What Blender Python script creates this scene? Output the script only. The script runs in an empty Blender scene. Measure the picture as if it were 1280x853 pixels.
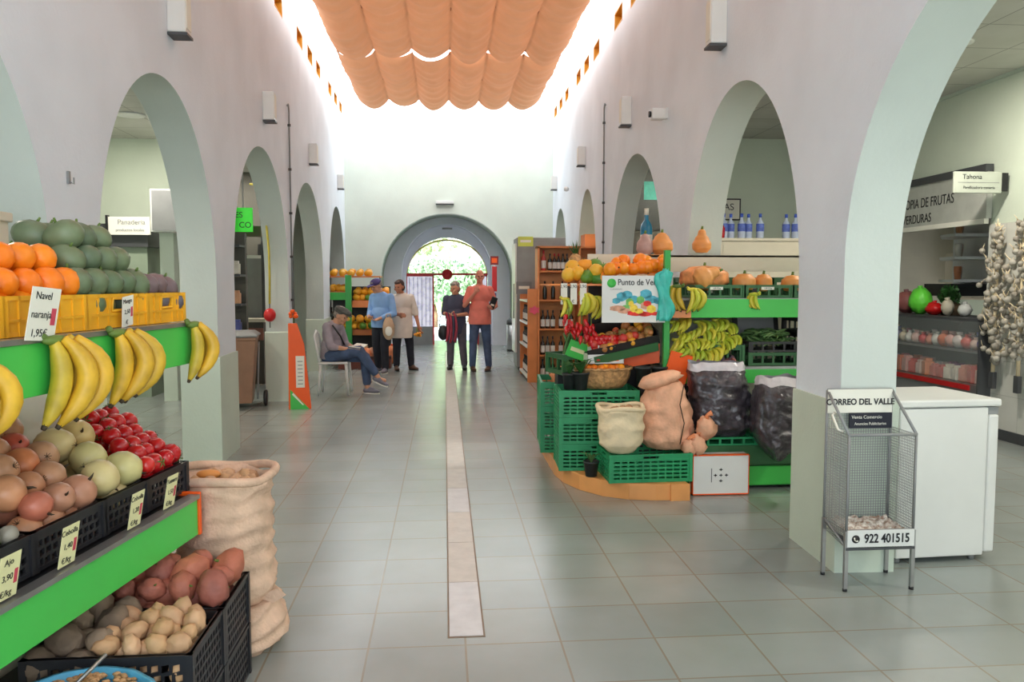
import bpy, math, random
from mathutils import Vector, Matrix, noise, Euler
from mathutils.geometry import tessellate_polygon
random.seed(7)
PI = math.pi
col = bpy.context.scene.collection
V = Vector

# ---------------------------------------------------------------- camera geometry (1280x853)
CF, YAW, PIT, CH = 1000.0, .0838, .0714, 1.5
def ray(px, py):
    a = (px-640)/CF; b = -(py-426.5)/CF
    cp, sp = math.cos(PIT), math.sin(PIT)
    yf = cp+b*sp; z = -sp+b*cp
    cy, sy = math.cos(YAW), math.sin(YAW)
    return V((a*cy+yf*sy, -a*sy+yf*cy, z))
def at(px, py, Y):            # world point seen at a pixel, at hall depth Y
    r = ray(px, py); return V((0, 0, CH)) + r*(Y/r.y)
def atx(px, py, X):
    r = ray(px, py); return V((0, 0, CH)) + r*(X/r.x)
def atz(px, py, z):
    r = ray(px, py); return V((0, 0, CH)) + r*((z-CH)/r.z)

# ---------------------------------------------------------------- materials
def mat(name, c, rough=.55, var=.12, scale=8., bump=0., metal=0., emis=0., alpha=1., trans=0., c2=None, spec=.5, bscale=None, coat=0.):
    m = bpy.data.materials.new(name); m.use_nodes = True
    nt = m.node_tree; b = nt.nodes['Principled BSDF']
    tc = nt.nodes.new('ShaderNodeTexCoord')
    nz = nt.nodes.new('ShaderNodeTexNoise'); nz.inputs['Scale'].default_value = scale; nz.inputs['Detail'].default_value = 3
    nt.links.new(tc.outputs['Object'], nz.inputs['Vector'])
    rp = nt.nodes.new('ShaderNodeValToRGB')
    lo = tuple(x*(1-var) for x in c); hi = tuple(min(1, x*(1+var)) for x in c)
    if c2: hi = c2; lo = c
    rp.color_ramp.elements[0].color = (*lo, 1); rp.color_ramp.elements[1].color = (*hi, 1)
    rp.color_ramp.elements[0].position = .35; rp.color_ramp.elements[1].position = .65
    nt.links.new(nz.outputs['Fac'], rp.inputs['Fac'])
    nt.links.new(rp.outputs['Color'], b.inputs['Base Color'])
    b.inputs['Roughness'].default_value = rough
    b.inputs['Metallic'].default_value = metal
    b.inputs['Specular IOR Level'].default_value = spec
    b.inputs['Coat Weight'].default_value = coat
    if emis:
        nt.links.new(rp.outputs['Color'], b.inputs['Emission Color']); b.inputs['Emission Strength'].default_value = emis
    if alpha < 1: b.inputs['Alpha'].default_value = alpha
    if trans: b.inputs['Transmission Weight'].default_value = trans
    if bump:
        n2 = nt.nodes.new('ShaderNodeTexNoise'); n2.inputs['Scale'].default_value = bscale or scale*3; n2.inputs['Detail'].default_value = 4
        nt.links.new(tc.outputs['Object'], n2.inputs['Vector'])
        bp = nt.nodes.new('ShaderNodeBump'); bp.inputs['Strength'].default_value = bump; bp.inputs['Distance'].default_value = .02
        nt.links.new(n2.outputs['Fac'], bp.inputs['Height']); nt.links.new(bp.outputs['Normal'], b.inputs['Normal'])
    return m
def inst_mat(name, cols, rough=.45, bump=.1, scale=9., coat=0., var=.25):
    """colour chosen per object (Object Info random) with mottling"""
    m = mat(name, cols[0], rough, .12, scale, bump, coat=coat)
    nt = m.node_tree; b = nt.nodes['Principled BSDF']
    oi = nt.nodes.new('ShaderNodeObjectInfo'); rp = nt.nodes.new('ShaderNodeValToRGB')
    els = rp.color_ramp.elements
    els[0].color = (*cols[0], 1); els[1].color = (*cols[-1], 1)
    for i, c in enumerate(cols[1:-1]):
        e = els.new((i+1)/(len(cols)-1)); e.color = (*c, 1)
    nt.links.new(oi.outputs['Random'], rp.inputs['Fac'])
    mx = nt.nodes.new('ShaderNodeMix'); mx.data_type = 'RGBA'; mx.blend_type = 'MULTIPLY'; mx.inputs['Factor'].default_value = 1
    r2 = [n for n in nt.nodes if n.type == 'VALTORGB' and n != rp][0]
    r2.color_ramp.elements[0].color = (1-var, 1-var, 1-var, 1); r2.color_ramp.elements[1].color = (1.0, 1.0, 1.0, 1)
    nt.links.new(rp.outputs['Color'], mx.inputs['A']); nt.links.new(r2.outputs['Color'], mx.inputs['B'])
    nt.links.new(mx.outputs['Result'], b.inputs['Base Color'])
    return m
M = {}
def S(r, g, b):                # sRGB 0-255 -> linear
    f = lambda u: ((u/255+.055)/1.055)**2.4 if u/255 > .04045 else u/255/12.92
    return (f(r), f(g), f(b))
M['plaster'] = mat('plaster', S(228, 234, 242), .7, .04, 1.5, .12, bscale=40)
M['reveal'] = mat('arch_reveal_shade', S(202, 210, 204), .7, .04, 1.5, .1, bscale=30)  # arch reveals darker and greener than the plaster: shade put into the colour
M['dado'] = mat('dado_paint', S(204, 216, 200), .5, .04, 2., .08, bscale=40)
M['aisle_wall'] = mat('aisle_wall_paint', S(212, 222, 204), .7, .04, 1.5, .1, bscale=30)
M['endwall'] = mat('end_wall_paint', S(216, 224, 212), .7, .04, 1.5, .1, bscale=30)
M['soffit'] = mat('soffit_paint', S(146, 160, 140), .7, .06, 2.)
M['inner_arch'] = mat('inner_arch_paint', S(236, 240, 250), .7, .04, 2.)
M['white'] = mat('white_enamel', S(225, 226, 222), .35, .03, 3.)
M['cream'] = mat('cream_board', S(222, 212, 190), .5, .05, 3.)
M['grey'] = mat('grey_plastic', S(140, 142, 142), .5, .08, 4.)
M['dgrey'] = mat('dark_grey', S(70, 72, 74), .5, .1, 4.)
M['black'] = mat('black_plastic', S(28, 28, 30), .4, .2, 6.)
M['steel'] = mat('brushed_steel', S(165, 165, 165), .35, .06, 12., metal=.8)
M['green'] = mat('green_panel', S(72, 196, 84), .35, .04, 2.)
M['green_post'] = mat('green_post', S(60, 170, 80), .4, .06, 2.)
M['crate_green'] = mat('green_crate_plastic', S(40, 150, 96), .45, .1, 5.)
M['crate_dgreen'] = mat('dark_green_crate_plastic', S(52, 104, 62), .45, .1, 5.)
M['crate_yellow'] = mat('yellow_crate_plastic', S(240, 176, 40), .4, .08, 5.)
M['crate_black'] = mat('black_crate_plastic', S(38, 38, 42), .38, .15, 5.)
M['orange_panel'] = mat('orange_panel', S(250, 96, 22), .4, .04, 2.)
M['wood'] = mat('orange_pine', S(228, 158, 92), .45, .15, 2.5, .05)
M['wood_red'] = mat('orange_shelf_wood', S(226, 138, 76), .45, .12, 2.5, .05)
M['ochre'] = mat('ochre_timber', S(214, 150, 40), .6, .2, 3.)
M['red'] = mat('red_paint', S(196, 34, 36), .4, .1, 4.)
M['paper'] = mat('paper_card', S(236, 234, 222), .7, .03, 4.)
M['yellowpaper'] = mat('yellowed_paper', S(232, 228, 176), .7, .05, 4.)
M['ink'] = mat('ink', S(30, 30, 34), .6, .05, 4.)
M['red_ink'] = mat('red_ink', S(200, 70, 90), .6, .05, 4.)
M['bag_jute'] = mat('woven_sack', S(218, 184, 158), .85, .14, 9., .35, bscale=60)
M['bag_cream'] = mat('cream_sack', S(238, 218, 180), .85, .08, 9., .3, bscale=60)
M['bag_pink'] = mat('salmon_mesh_sack', S(232, 176, 142), .7, .12, 12., .3, bscale=50)
M['bag_orange'] = mat('orange_net', S(238, 150, 100), .6, .15, 14., .3, bscale=50)
M['bag_grey'] = mat('grey_plastic_bag', S(70, 64, 70), .28, .5, 14., 1., bscale=13, coat=.35)
M['bag_rim'] = mat('pale_plastic_film', S(205, 200, 205), .25, .1, 8., .3, bscale=20)
M['wicker'] = mat('wicker', S(190, 146, 96), .7, .3, 30., .5, bscale=60)
M['leaf'] = inst_mat('leaf', [S(40, 90, 30), S(90, 140, 40), S(60, 120, 40)], .5, .0)
M['darkleaf'] = mat('dark_leaf', S(46, 96, 40), .5, .4, 6.)
M['stem'] = mat('stem_green', S(96, 120, 50), .6, .2, 9.)
M['trunk'] = mat('trunk', S(110, 90, 66), .8, .2, 9., .2)
M['skin'] = mat('skin', S(214, 160, 128), .55, .05, 8.)
M['glass'] = mat('shop_glass', S(225, 235, 235), .05, .01, 3., alpha=.16)
M['pot'] = mat('black_pot', S(44, 50, 50), .5, .1, 6.)
M['turq'] = mat('turquoise_bag', S(64, 190, 176), .4, .14, 10., .4, bscale=18)
M['blue_bag'] = mat('blue_plastic', S(96, 176, 214), .35, .1, 10., .3, bscale=18)
M['peanut'] = mat('peanut', S(196, 150, 104), .7, .2, 14., .2)
M['lamp_on'] = mat('lamp_lens', S(255, 240, 190), .4, .01, 3., emis=4.)
M['bottle'] = mat('dark_bottle_glass', S(30, 34, 28), .12, .1, 6., coat=.5)
M['label_white'] = mat('bottle_label', S(232, 228, 220), .6, .05, 9.)
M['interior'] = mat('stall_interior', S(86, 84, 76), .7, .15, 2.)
M['tin'] = inst_mat('goods', [S(226, 224, 210), S(206, 60, 50), S(70, 90, 170), S(224, 190, 110), S(226, 226, 220), S(210, 100, 60), S(236, 220, 170)], .4, .05)

M['orange'] = inst_mat('orange_peel', [S(252, 162, 26), S(248, 124, 16), S(252, 142, 22)], .38, .25, 6., var=.08)
M['gmango'] = inst_mat('green_fruit_skin', [S(96, 116, 84), S(116, 130, 96), S(86, 104, 80)], .45, .05, 12., var=.25)
M['pmango'] = inst_mat('purple_fruit_skin', [S(112, 96, 112), S(86, 96, 106), S(128, 100, 100)], .45, .05, 12., var=.25)
M['onion'] = inst_mat('brown_onion_skin', [S(216, 146, 104), S(204, 156, 122), S(224, 134, 88), S(198, 164, 132), S(206, 92, 72)], .35, .05, 14., var=.2)
M['ponion'] = inst_mat('pale_onion_skin', [S(232, 206, 150), S(216, 208, 146), S(234, 190, 124)], .35, .05, 12., var=.12)
M['tomato'] = inst_mat('tomato_skin', [S(206, 26, 30), S(190, 20, 32), S(216, 40, 34)], .2, .0, 6., coat=.3, var=.1)
M['potato'] = inst_mat('potato_skin', [S(214, 170, 124), S(196, 150, 110), S(222, 180, 140)], .65, .2, 12., var=.2)
M['sweetp'] = inst_mat('red_root_skin', [S(190, 112, 90), S(168, 98, 84), S(204, 120, 92)], .6, .3, 12., var=.3)
M['yam'] = inst_mat('brown_root_skin', [S(150, 128, 104), S(128, 108, 90)], .75, .3, 12., var=.3)
M['banana'] = inst_mat('banana_skin', [S(236, 186, 48), S(222, 174, 50), S(204, 186, 56)], .45, .03, 14., var=.3)
M['gbanana'] = inst_mat('green_banana_skin', [S(190, 206, 60), S(226, 206, 70), S(160, 190, 60)], .42, .03, 6., var=.15)
M['dark_tip'] = mat('dark_tip', S(60, 46, 30), .7, .2, 9.)
M['pumpkin'] = inst_mat('squash_skin', [S(238, 160, 84), S(228, 150, 80), S(240, 170, 100)], .5, .1, 10., var=.15)
M['melon'] = inst_mat('melon_skin', [S(246, 170, 30), S(240, 190, 60), S(250, 150, 40)], .45, .08, 8., var=.1)
M['gmelon'] = inst_mat('green_melon_skin', [S(70, 140, 50), S(120, 160, 50)], .45, .08, 8., var=.2)
M['garlic'] = inst_mat('garlic_skin', [S(196, 190, 176), S(160, 152, 138)], .5, .1, 16., var=.25)
M['pepper'] = inst_mat('pepper_skin', [S(210, 30, 30), S(190, 24, 36)], .2, .0, 6., coat=.3, var=.1)
M['mixfruit'] = inst_mat('mixed_fruit_skin', [S(240, 180, 50), S(200, 50, 50), S(176, 150, 80), S(220, 90, 60), S(120, 120, 60)], .4, .05, 8., var=.15)
M['purpleveg'] = inst_mat('purple_leaf', [S(92, 66, 88), S(60, 50, 66), S(120, 96, 110), S(190, 96, 70)], .5, .05, 8., var=.3)
M['gbean'] = inst_mat('green_bean', [S(70, 110, 56), S(96, 134, 76), S(130, 160, 100)], .5, .05, 8., var=.2)

# ---------------------------------------------------------------- mesh builder
class G:
    def __init__(s): s.v = []; s.f = []; s.m = []; s.s = []
    def add(s, vs, fs, mi=0, smooth=False, mx=None):
        o = len(s.v)
        s.v += [tuple(mx @ V(p)) if mx else tuple(p) for p in vs]
        for f in fs: s.f.append(tuple(i+o for i in f)); s.m.append(mi); s.s.append(smooth)
        return s
    def box(s, x0, x1, y0, y1, z0, z1, mi=0, mx=None):
        vs = [(x, y, z) for z in (z0, z1) for y in (y0, y1) for x in (x0, x1)]
        return s.add(vs, [(0, 2, 3, 1), (4, 5, 7, 6), (0, 1, 5, 4), (2, 6, 7, 3), (0, 4, 6, 2), (1, 3, 7, 5)], mi, False, mx)
    def rings(s, rs, mi=0, closed=True, caps=True, smooth=True, mx=None):
        n = len(rs[0]); vs = [p for r in rs for p in r]; fs = []
        for i in range(len(rs)-1):
            for j in range(n if closed else n-1):
                k = (j+1) % n; fs.append((i*n+j, i*n+k, (i+1)*n+k, (i+1)*n+j))
        if caps: fs += [tuple(range(n))[::-1], tuple(range((len(rs)-1)*n, len(rs)*n))]
        return s.add(vs, fs, mi, smooth, mx)
    def lathe(s, prof, seg=16, mi=0, mx=None, smooth=True, caps=True, sx=1, sy=1):
        return s.rings([[(r*sx*math.cos(2*PI*j/seg), r*sy*math.sin(2*PI*j/seg), z) for j in range(seg)] for r, z in prof], mi, True, caps, smooth, mx)
    def tube(s, pts, r, seg=8, mi=0, mx=None, flat=1.0, caps=True, smooth=True):
        pts = [V(p) for p in pts]; n = len(pts); R = r if isinstance(r, (list, tuple)) else [r]*n
        t0 = (pts[1]-pts[0]).normalized(); up = V((0, 0, 1)) if abs(t0.z) < .9 else V((1, 0, 0))
        a = t0.cross(up).normalized(); rs = []
        for i, p in enumerate(pts):
            t = (pts[min(i+1, n-1)]-pts[max(i-1, 0)]).normalized()
            a = (a - t*a.dot(t)).normalized(); b = t.cross(a)
            rs.append([tuple(p+a*R[i]*math.cos(2*PI*j/seg)+b*R[i]*flat*math.sin(2*PI*j/seg)) for j in range(seg)])
        return s.rings(rs, mi, True, caps, smooth, mx)
    def ell(s, c, r, seg=14, nr=9, mi=0, mx=None, nz=0., fq=3., seed=0):
        if not isinstance(r, (list, tuple)): r = (r, r, r)
        c = V(c); rs = []
        for i in range(nr+1):
            th = PI*(i+.001)/(nr+.002)-PI/2; ring = []
            for j in range(seg):
                ph = 2*PI*j/seg; d = V((math.cos(th)*math.cos(ph), math.cos(th)*math.sin(ph), math.sin(th)))
                k = 1 + (nz*noise.noise(d*fq+V((seed*7.3, seed, 0))) if nz else 0)
                ring.append((c.x+d.x*r[0]*k, c.y+d.y*r[1]*k, c.z+d.z*r[2]*k))
            rs.append(ring)
        return s.rings(rs, mi, True, True, True, mx)
    def cyl(s, c, r, h, seg=16, mi=0, mx=None, smooth=True):
        return s.lathe([(r, 0), (r, h)], seg, mi, (mx or Matrix()) @ Matrix.Translation(V(c)), smooth)
    def prism(s, poly, holes, z0, z1, mi=0, mx=None):   # polygon in xy (2D pts) extruded in z
        loops = [poly]+list(holes)
        tri = tessellate_polygon([[V((p[0], p[1], 0)) for p in l] for l in loops])
        flat = [p for l in loops for p in l]; n = len(flat)
        vs = [(p[0], p[1], z0) for p in flat]+[(p[0], p[1], z1) for p in flat]
        fs = [tuple(t)[::-1] for t in tri]+[tuple(i+n for i in t) for t in tri]
        o = 0
        for l in loops:
            k = len(l)
            for i in range(k):
                j = (i+1) % k; fs.append((o+i, o+j, n+o+j, n+o+i))
            o += k
        return s.add(vs, fs, mi, False, mx)
    def quad(s, pts, mi=0, mx=None): return s.add(pts, [tuple(range(len(pts)))], mi, False, mx)
    def build(s, name, m, parent=None, loc=None, rot=None, bevel=0., sub=0):
        me = bpy.data.meshes.new(name); me.from_pydata(s.v, [], s.f)
        for x in (m if isinstance(m, (list, tuple)) else [m]): me.materials.append(x)
        me.polygons.foreach_set('material_index', s.m); me.polygons.foreach_set('use_smooth', s.s)
        me.update()
        import bmesh
        b = bmesh.new(); b.from_mesh(me); bmesh.ops.recalc_face_normals(b, faces=b.faces); b.to_mesh(me); b.free()
        o = bpy.data.objects.new(name, me); col.objects.link(o)
        if parent: o.parent = parent
        if loc is not None: o.location = loc
        if rot is not None: o.rotation_euler = rot
        if bevel:
            md = o.modifiers.new('bevel', 'BEVEL'); md.width = bevel; md.segments = 2; md.limit_method = 'ANGLE'; md.angle_limit = .6
        if sub:
            md = o.modifiers.new('sub', 'SUBSURF'); md.levels = sub; md.render_levels = sub
        return o
def tag(o, label=None, cat=None, group=None, kind=None):
    if label: o['label'] = label
    if cat: o['category'] = cat
    if group: o['group'] = group
    if kind: o['kind'] = kind
    return o
def empty(name, loc, label, cat, group=None, rz=0, rot=None):
    o = bpy.data.objects.new(name, None); col.objects.link(o); o.location = loc
    o.rotation_euler = rot if rot else (0, 0, rz); o.empty_display_size = .1
    return tag(o, label, cat, group)
def dup(o, parent=None, loc=None, rot=None, scale=None, label=None, group=None):
    c = o.copy(); col.objects.link(c)
    if parent: c.parent = parent
    if loc is not None: c.location = loc
    if rot is not None: c.rotation_euler = rot
    if scale is not None: c.scale = scale if isinstance(scale, (tuple, list, Vector)) else (scale,)*3
    if label: c['label'] = label
    if group: c['group'] = group
    for ch in list(o.children): dup(ch, c)
    return c
class Proto:                   # the first use places the original, later uses copy it
    def __init__(s, o): s.o = o; s.used = False
    def __call__(s, loc, rot=(0, 0, 0), scale=1, label=None, group=None, parent=None):
        if s.used: o = dup(s.o, None, loc, rot, scale)
        else:
            s.used = True; o = s.o; o.location = loc; o.rotation_euler = rot; o.scale = scale if isinstance(scale, tuple) else (scale,)*3
        if label: o['label'] = label
        if group: o['group'] = group
        elif 'group' in o: del o['group']
        return o
def rrot(): return (random.uniform(0, 6.28), random.uniform(0, 6.28), random.uniform(0, 6.28))
def struct(name, g, m, **k):
    o = tag(g.build(name, m, **k), kind='structure')
    if name.startswith('wall_'):
        o.data.polygons.foreach_set('use_smooth', [True]*len(o.data.polygons)); o.data.set_sharp_from_angle(angle=.4)
    return o
def text(name, s, size, m, parent, loc, rot=(PI/2, 0, 0), align='CENTER', ext=.001, sx=1., bold=0.):
    cu = bpy.data.curves.new(name, 'FONT'); cu.body = s; cu.size = size; cu.align_x = align; cu.align_y = 'CENTER'; cu.extrude = ext; cu.offset = bold
    o = bpy.data.objects.new(name+'_tmp', cu); col.objects.link(o)
    dg = bpy.context.evaluated_depsgraph_get(); me = bpy.data.meshes.new_from_object(o.evaluated_get(dg)); bpy.data.objects.remove(o)
    me.materials.clear(); me.materials.append(m)
    for v in me.vertices: v.co.x *= sx
    o = bpy.data.objects.new(name, me); col.objects.link(o); o.parent = parent; o.location = loc; o.rotation_euler = rot
    return o
def bake(o, *mods):            # apply modifiers by evaluation
    dg = bpy.context.evaluated_depsgraph_get(); dg.update()
    me = bpy.data.meshes.new_from_object(o.evaluated_get(dg)); old = o.data
    o.modifiers.clear(); o.data = me; me.name = o.name; bpy.data.meshes.remove(old); return o
WORLD, FRONT, EXPO = 1.4, 85, 0.42
# ================================================================= SETTING
def tile_mat(name, w, h, mort, base, base2, mc, ox, oy, rough=.3, axes='xy', mb=0.3):
    m = mat(name, base, rough, .03); nt = m.node_tree; b = nt.nodes['Principled BSDF']
    tc = nt.nodes.new('ShaderNodeTexCoord'); sp = nt.nodes.new('ShaderNodeSeparateXYZ'); cb = nt.nodes.new('ShaderNodeCombineXYZ')
    nt.links.new(tc.outputs['Object'], sp.inputs[0])
    for k, ax in enumerate(axes):
        ad = nt.nodes.new('ShaderNodeMath'); ad.operation = 'ADD'; ad.inputs[1].default_value = -(ox, oy)[k]+40*(w, h)[k]
        nt.links.new(sp.outputs['XYZ'.index(ax.upper())], ad.inputs[0]); nt.links.new(ad.outputs[0], cb.inputs[k])
    br = nt.nodes.new('ShaderNodeTexBrick'); br.offset = 0; br.squash = 1
    br.inputs['Scale'].default_value = 1; br.inputs['Brick Width'].default_value = w; br.inputs['Row Height'].default_value = h
    br.inputs['Mortar Size'].default_value = mort; br.inputs['Mortar Smooth'].default_value = .1
    br.inputs['Color1'].default_value = (*base, 1); br.inputs['Color2'].default_value = (*base2, 1); br.inputs['Mortar'].default_value = (*mc, 1)
    nt.links.new(cb.outputs[0], br.inputs['Vector'])
    nz = nt.nodes.new('ShaderNodeTexNoise'); nz.inputs['Scale'].default_value = 2.5; nz.inputs['Detail'].default_value = 5
    nt.links.new(tc.outputs['Object'], nz.inputs['Vector'])
    mx = nt.nodes.new('ShaderNodeMix'); mx.data_type = 'RGBA'; mx.blend_type = 'MULTIPLY'; mx.inputs['Factor'].default_value = 1
    rp = nt.nodes.new('ShaderNodeValToRGB'); rp.color_ramp.elements[0].color = (.88, .88, .86, 1); rp.color_ramp.elements[1].color = (1, 1, 1, 1)
    rp.color_ramp.elements[0].position = .3; rp.color_ramp.elements[1].position = .7
    nt.links.new(nz.outputs['Fac'], rp.inputs['Fac']); nt.links.new(br.outputs['Color'], mx.inputs['A']); nt.links.new(rp.outputs['Color'], mx.inputs['B'])
    nt.links.new(mx.outputs['Result'], b.inputs['Base Color'])
    bp = nt.nodes.new('ShaderNodeBump'); bp.inputs['Strength'].default_value = mb; bp.inputs['Distance'].default_value = .004; bp.invert = True
    nt.links.new(br.outputs['Fac'], bp.inputs['Height']); nt.links.new(bp.outputs['Normal'], b.inputs['Normal'])
    return m
M['floor'] = tile_mat('floor_tiles', .4, .355, .0045, S(150, 157, 154), S(142, 150, 148), S(138, 130, 116), .078, 3.235, .27); M['floor'].node_tree.nodes['Principled BSDF'].inputs['Coat Weight'].default_value = .3; M['floor'].node_tree.nodes['Principled BSDF'].inputs['Coat Roughness'].default_value = .2
M['walltile'] = tile_mat('white_wall_tiles', .25, .33, .003, S(222, 222, 214), S(218, 218, 210), S(196, 196, 188), 0, .1, .25, 'yz')
M['ceiltile'] = tile_mat('ceiling_panels', .6, .6, .006, S(206, 206, 198), S(202, 202, 194), S(150, 150, 144), 0, 0, .8, 'xy')

struct('floor', G().box(-5.8, 5.9, -4, 21.3, -.12, 0), M['floor'])
# drain channel down the middle, cover plates
dr = G(); y = 3.31; i = 0
g = G().box(.004, .164, 3.305, 17.8, .0003, .0016)
ch = tag(g.build('drain_channel', M['dado']), 'long narrow drain channel running down the middle of the tiled floor', 'drain')
ch.data.materials[0] = mat('channel_edge', S(128, 108, 88), .6, .1)
while y < 17.6:
    L = .62 if y < 6 else 1.4
    gg = G().box(.012, .156, y+.006, min(y+L, 17.78), .0016, .004)
    gg.build('cover_plate', mat('cover_plate', (S(196, 188, 180) if i % 3 else S(204, 202, 204)), .4, .06, 12., .1) if i < 4 else M['_plate'] if '_plate' in M else M.setdefault('_plate', mat('cover_plate_plain', S(190, 184, 176), .4, .06, 12.)), ch)
    y += L; i += 1

def arch_pts(y0, y1, spring, top, n=48):
    c = (y0+y1)/2; a = (y1-y0)/2
    return [(y0, 0), (y0, spring)]+[(c-a*math.cos(PI*k/n), spring+(top-spring)*math.sin(PI*k/n)) for k in range(1, n)]+[(y1, spring), (y1, 0)]
def nave_wall(name, side, xa, k, yref, arches, slots, thick=.29):
    """wall in local u (along hall), z; rotated slightly about its foot"""
    ang = math.atan(k)
    y0, y1 = -3.5, 18.35
    poly = [(y0, 0)]
    for a in arches: poly += arch_pts(*a)
    poly += [(y1, 0), (y1, 5.46), (10, 5.06), (y0, 4.4)]
    holes = [[(s-.27, zt(s-.27)-.12), (s+.27, zt(s+.27)-.12), (s+.27, zt(s+.27)+.1), (s-.27, zt(s-.27)+.1)] for s in slots]
    # map local (u, w, t) -> world
    ex = V((k, 1, 0)).normalized()
    out = V((1, -k, 0)).normalized()*side
    R = Matrix(((ex.x, 0, out.x, xa-k*yref), (ex.y, 0, out.y, 0), (0, 1, 0, 0), (0, 0, 0, 1)))
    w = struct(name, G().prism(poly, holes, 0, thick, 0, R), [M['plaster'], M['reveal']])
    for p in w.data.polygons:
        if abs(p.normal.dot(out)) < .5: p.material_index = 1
    # painted dado on each pier
    gd = G(); edges = [y0]+[v for a in arches for v in a[:2]]+[y1]
    for i in range(0, len(edges), 2):
        a, b = edges[i], edges[i+1]
        gd.prism([(a-.012, 0), (b+.012, 0), (b+.012, .88), (b+.006, .892), (a-.006, .892), (a-.012, .88)], [], -.014, thick+.014, 0, R)
    struct('trim_'+name[5:], gd, M['dado'], parent=w)
    for s in slots:
        g = G()
        g.box(s-.29, s+.29, -.14, .12, .05, .24, 0)
        f = G(); z = zt(s)
        f.box(s-.27, s+.27, z-.12, z-.10, .0, .28, 0); f.box(s-.27, s+.27, z+.085, z+.1, 0, .28, 0)
        f.box(s-.27, s-.255, z-.12, z+.1, 0, .28, 0); f.box(s+.255, s+.27, z-.12, z+.1, 0, .28, 0)
        wn = struct('window_%d' % (slot_no[0]), G().box(s-.27, s+.27, z-.12, z+.1, .2, .285, 0), M['ochre'])
        wn.data.transform(R); slot_no[0] += 1
        fr = f.build('window_frame', M['ochre'], wn); fr.data.transform(R)
    return R
slot_no = [1]
zt = lambda Y: 4.87+.05*(Y-10)
KL, KR = -.028, .03
xl = lambda Y: -1.88+KL*(Y-7)
xr = lambda Y: 2.03+KR*(Y-4.2)
T = 2.9
RL = nave_wall('wall_left', -1, -1.88, KL, 7, [(-2.6, .35, 1.6, 2.85), (.85, 3.83, 1.6, 2.85), (4.38, 6.8, 1.5, 2.86), (7.43, 10.38, 1.55, 2.95), (10.72, 14.0, 1.55, 3.0), (14.98, 17.85, 1.5, 3.04)],
     [5.9, 6.95, 7.95, 9.05, 10.05, 11.75, 12.8, 13.8, 15.5, 16.5, 17.5])
RR = nave_wall('wall_right', 1, 2.03, KR, 4.2, [(-2.6, .45, 1.6, 2.85), (.95, 3.92, 1.6, 2.88), (4.48, 6.87, 1.5, 2.92), (7.78, 10.65, 1.55, 2.98), (11.87, 13.93, 1.5, 3.02), (15.45, 17.85, 1.5, 3.06)],
     [5.9, 6.95, 7.95, 9.2, 10.25, 12.0, 13.0, 13.95, 15.6, 16.6, 17.6])

# end wall with the big arch and the porch behind it
def fmap(Y): return Matrix(((1, 0, 0, 0), (0, 0, 1, Y), (0, 1, 0, 0), (0, 0, 0, 1)))   # local (x, z, depth)
EX = .065
poly = [(-2.7, 0)]+arch_pts(EX-1.49, EX+1.49, 1.6, 3.07, 40)+[(2.9, 0), (2.9, 5.06), (-2.7, 5.06)]
struct('wall_end', G().prism(poly, [], 0, .3, 0, fmap(18.1)), M['endwall'])
gp = G()
for k in range(41):   # porch vault shell
    pass
vi = arch_pts(EX-1.52, EX+1.52, 1.6, 3.10, 40); vo = arch_pts(EX-1.7, EX+1.7, 1.6, 3.3, 40)
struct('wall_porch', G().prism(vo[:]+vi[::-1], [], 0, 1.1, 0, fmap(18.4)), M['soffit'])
poly = [(-2.7, 0)]+arch_pts(EX-1.09, EX+1.09, 1.75, 2.92, 40)+[(2.9, 0), (2.9, 3.7), (-2.7, 3.7)]
struct('wall_porch_inner', G().prism(poly, [], 0, .35, 0, fmap(19.4)), M['inner_arch'])
poly = [(-2.7, 0)]+arch_pts(EX-1.0, EX+1.0, 1.62, 2.63, 40)+[(2.9, 0), (2.9, 3.7), (-2.7, 3.7)]
struct('wall_entrance', G().prism(poly, [], 0, .2, 0, fmap(19.76)), M['inner_arch'])
# outer aisle walls, aisle ceilings, closures
sr = G().prism([(-3.5, 0), (7.52, 0), (7.52, 2.62), (10.4, 2.62), (10.4, 0), (19, 0), (19, 3.6), (-3.5, 3.6)], [], 0, .2, 0, Matrix(((0, 0, 1, 5.36), (1, 0, 0, 0), (0, 1, 0, 0), (0, 0, 0, 1))))
struct('wall_right_outer', sr, M['aisle_wall'])
struct('wall_right_tiles', G().box(5.335, 5.36, -1, 7.5, .1, 2.08), M['walltile'])
struct('baseboard_right', G().box(5.32, 5.36, -1, 7.5, 0, .1), M['dgrey'])
struct('wall_left_outer', G().box(-5.4, -5.2, -3.5, 19, 0, 3.6), M['aisle_wall'])
struct('wall_left_end', G().box(-5.3, -2.32, 18.1, 18.3, 0, 3.6), M['aisle_wall'])
struct('wall_right_end', G().box(2.56, 5.4, 18.1, 18.3, 0, 3.6), M['aisle_wall'])
struct('ceiling_left', G().prism([(-5.3, -3.5), (xl(-3.5)-.15, -3.5), (xl(18.2)-.15, 18.2), (-5.3, 18.2)], [], 3.5, 3.56), M['ceiltile'])
struct('ceiling_right', G().prism([(xr(-3.5)+.15, -3.5), (5.5, -3.5), (5.5, 18.2), (xr(18.2)+.15, 18.2)], [], 3.5, 3.56), M['ceiltile'])
struct('trim_right', G().box(5.33, 5.36, -1, 18.1, 3.47, 3.5), M['dado'])

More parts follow.
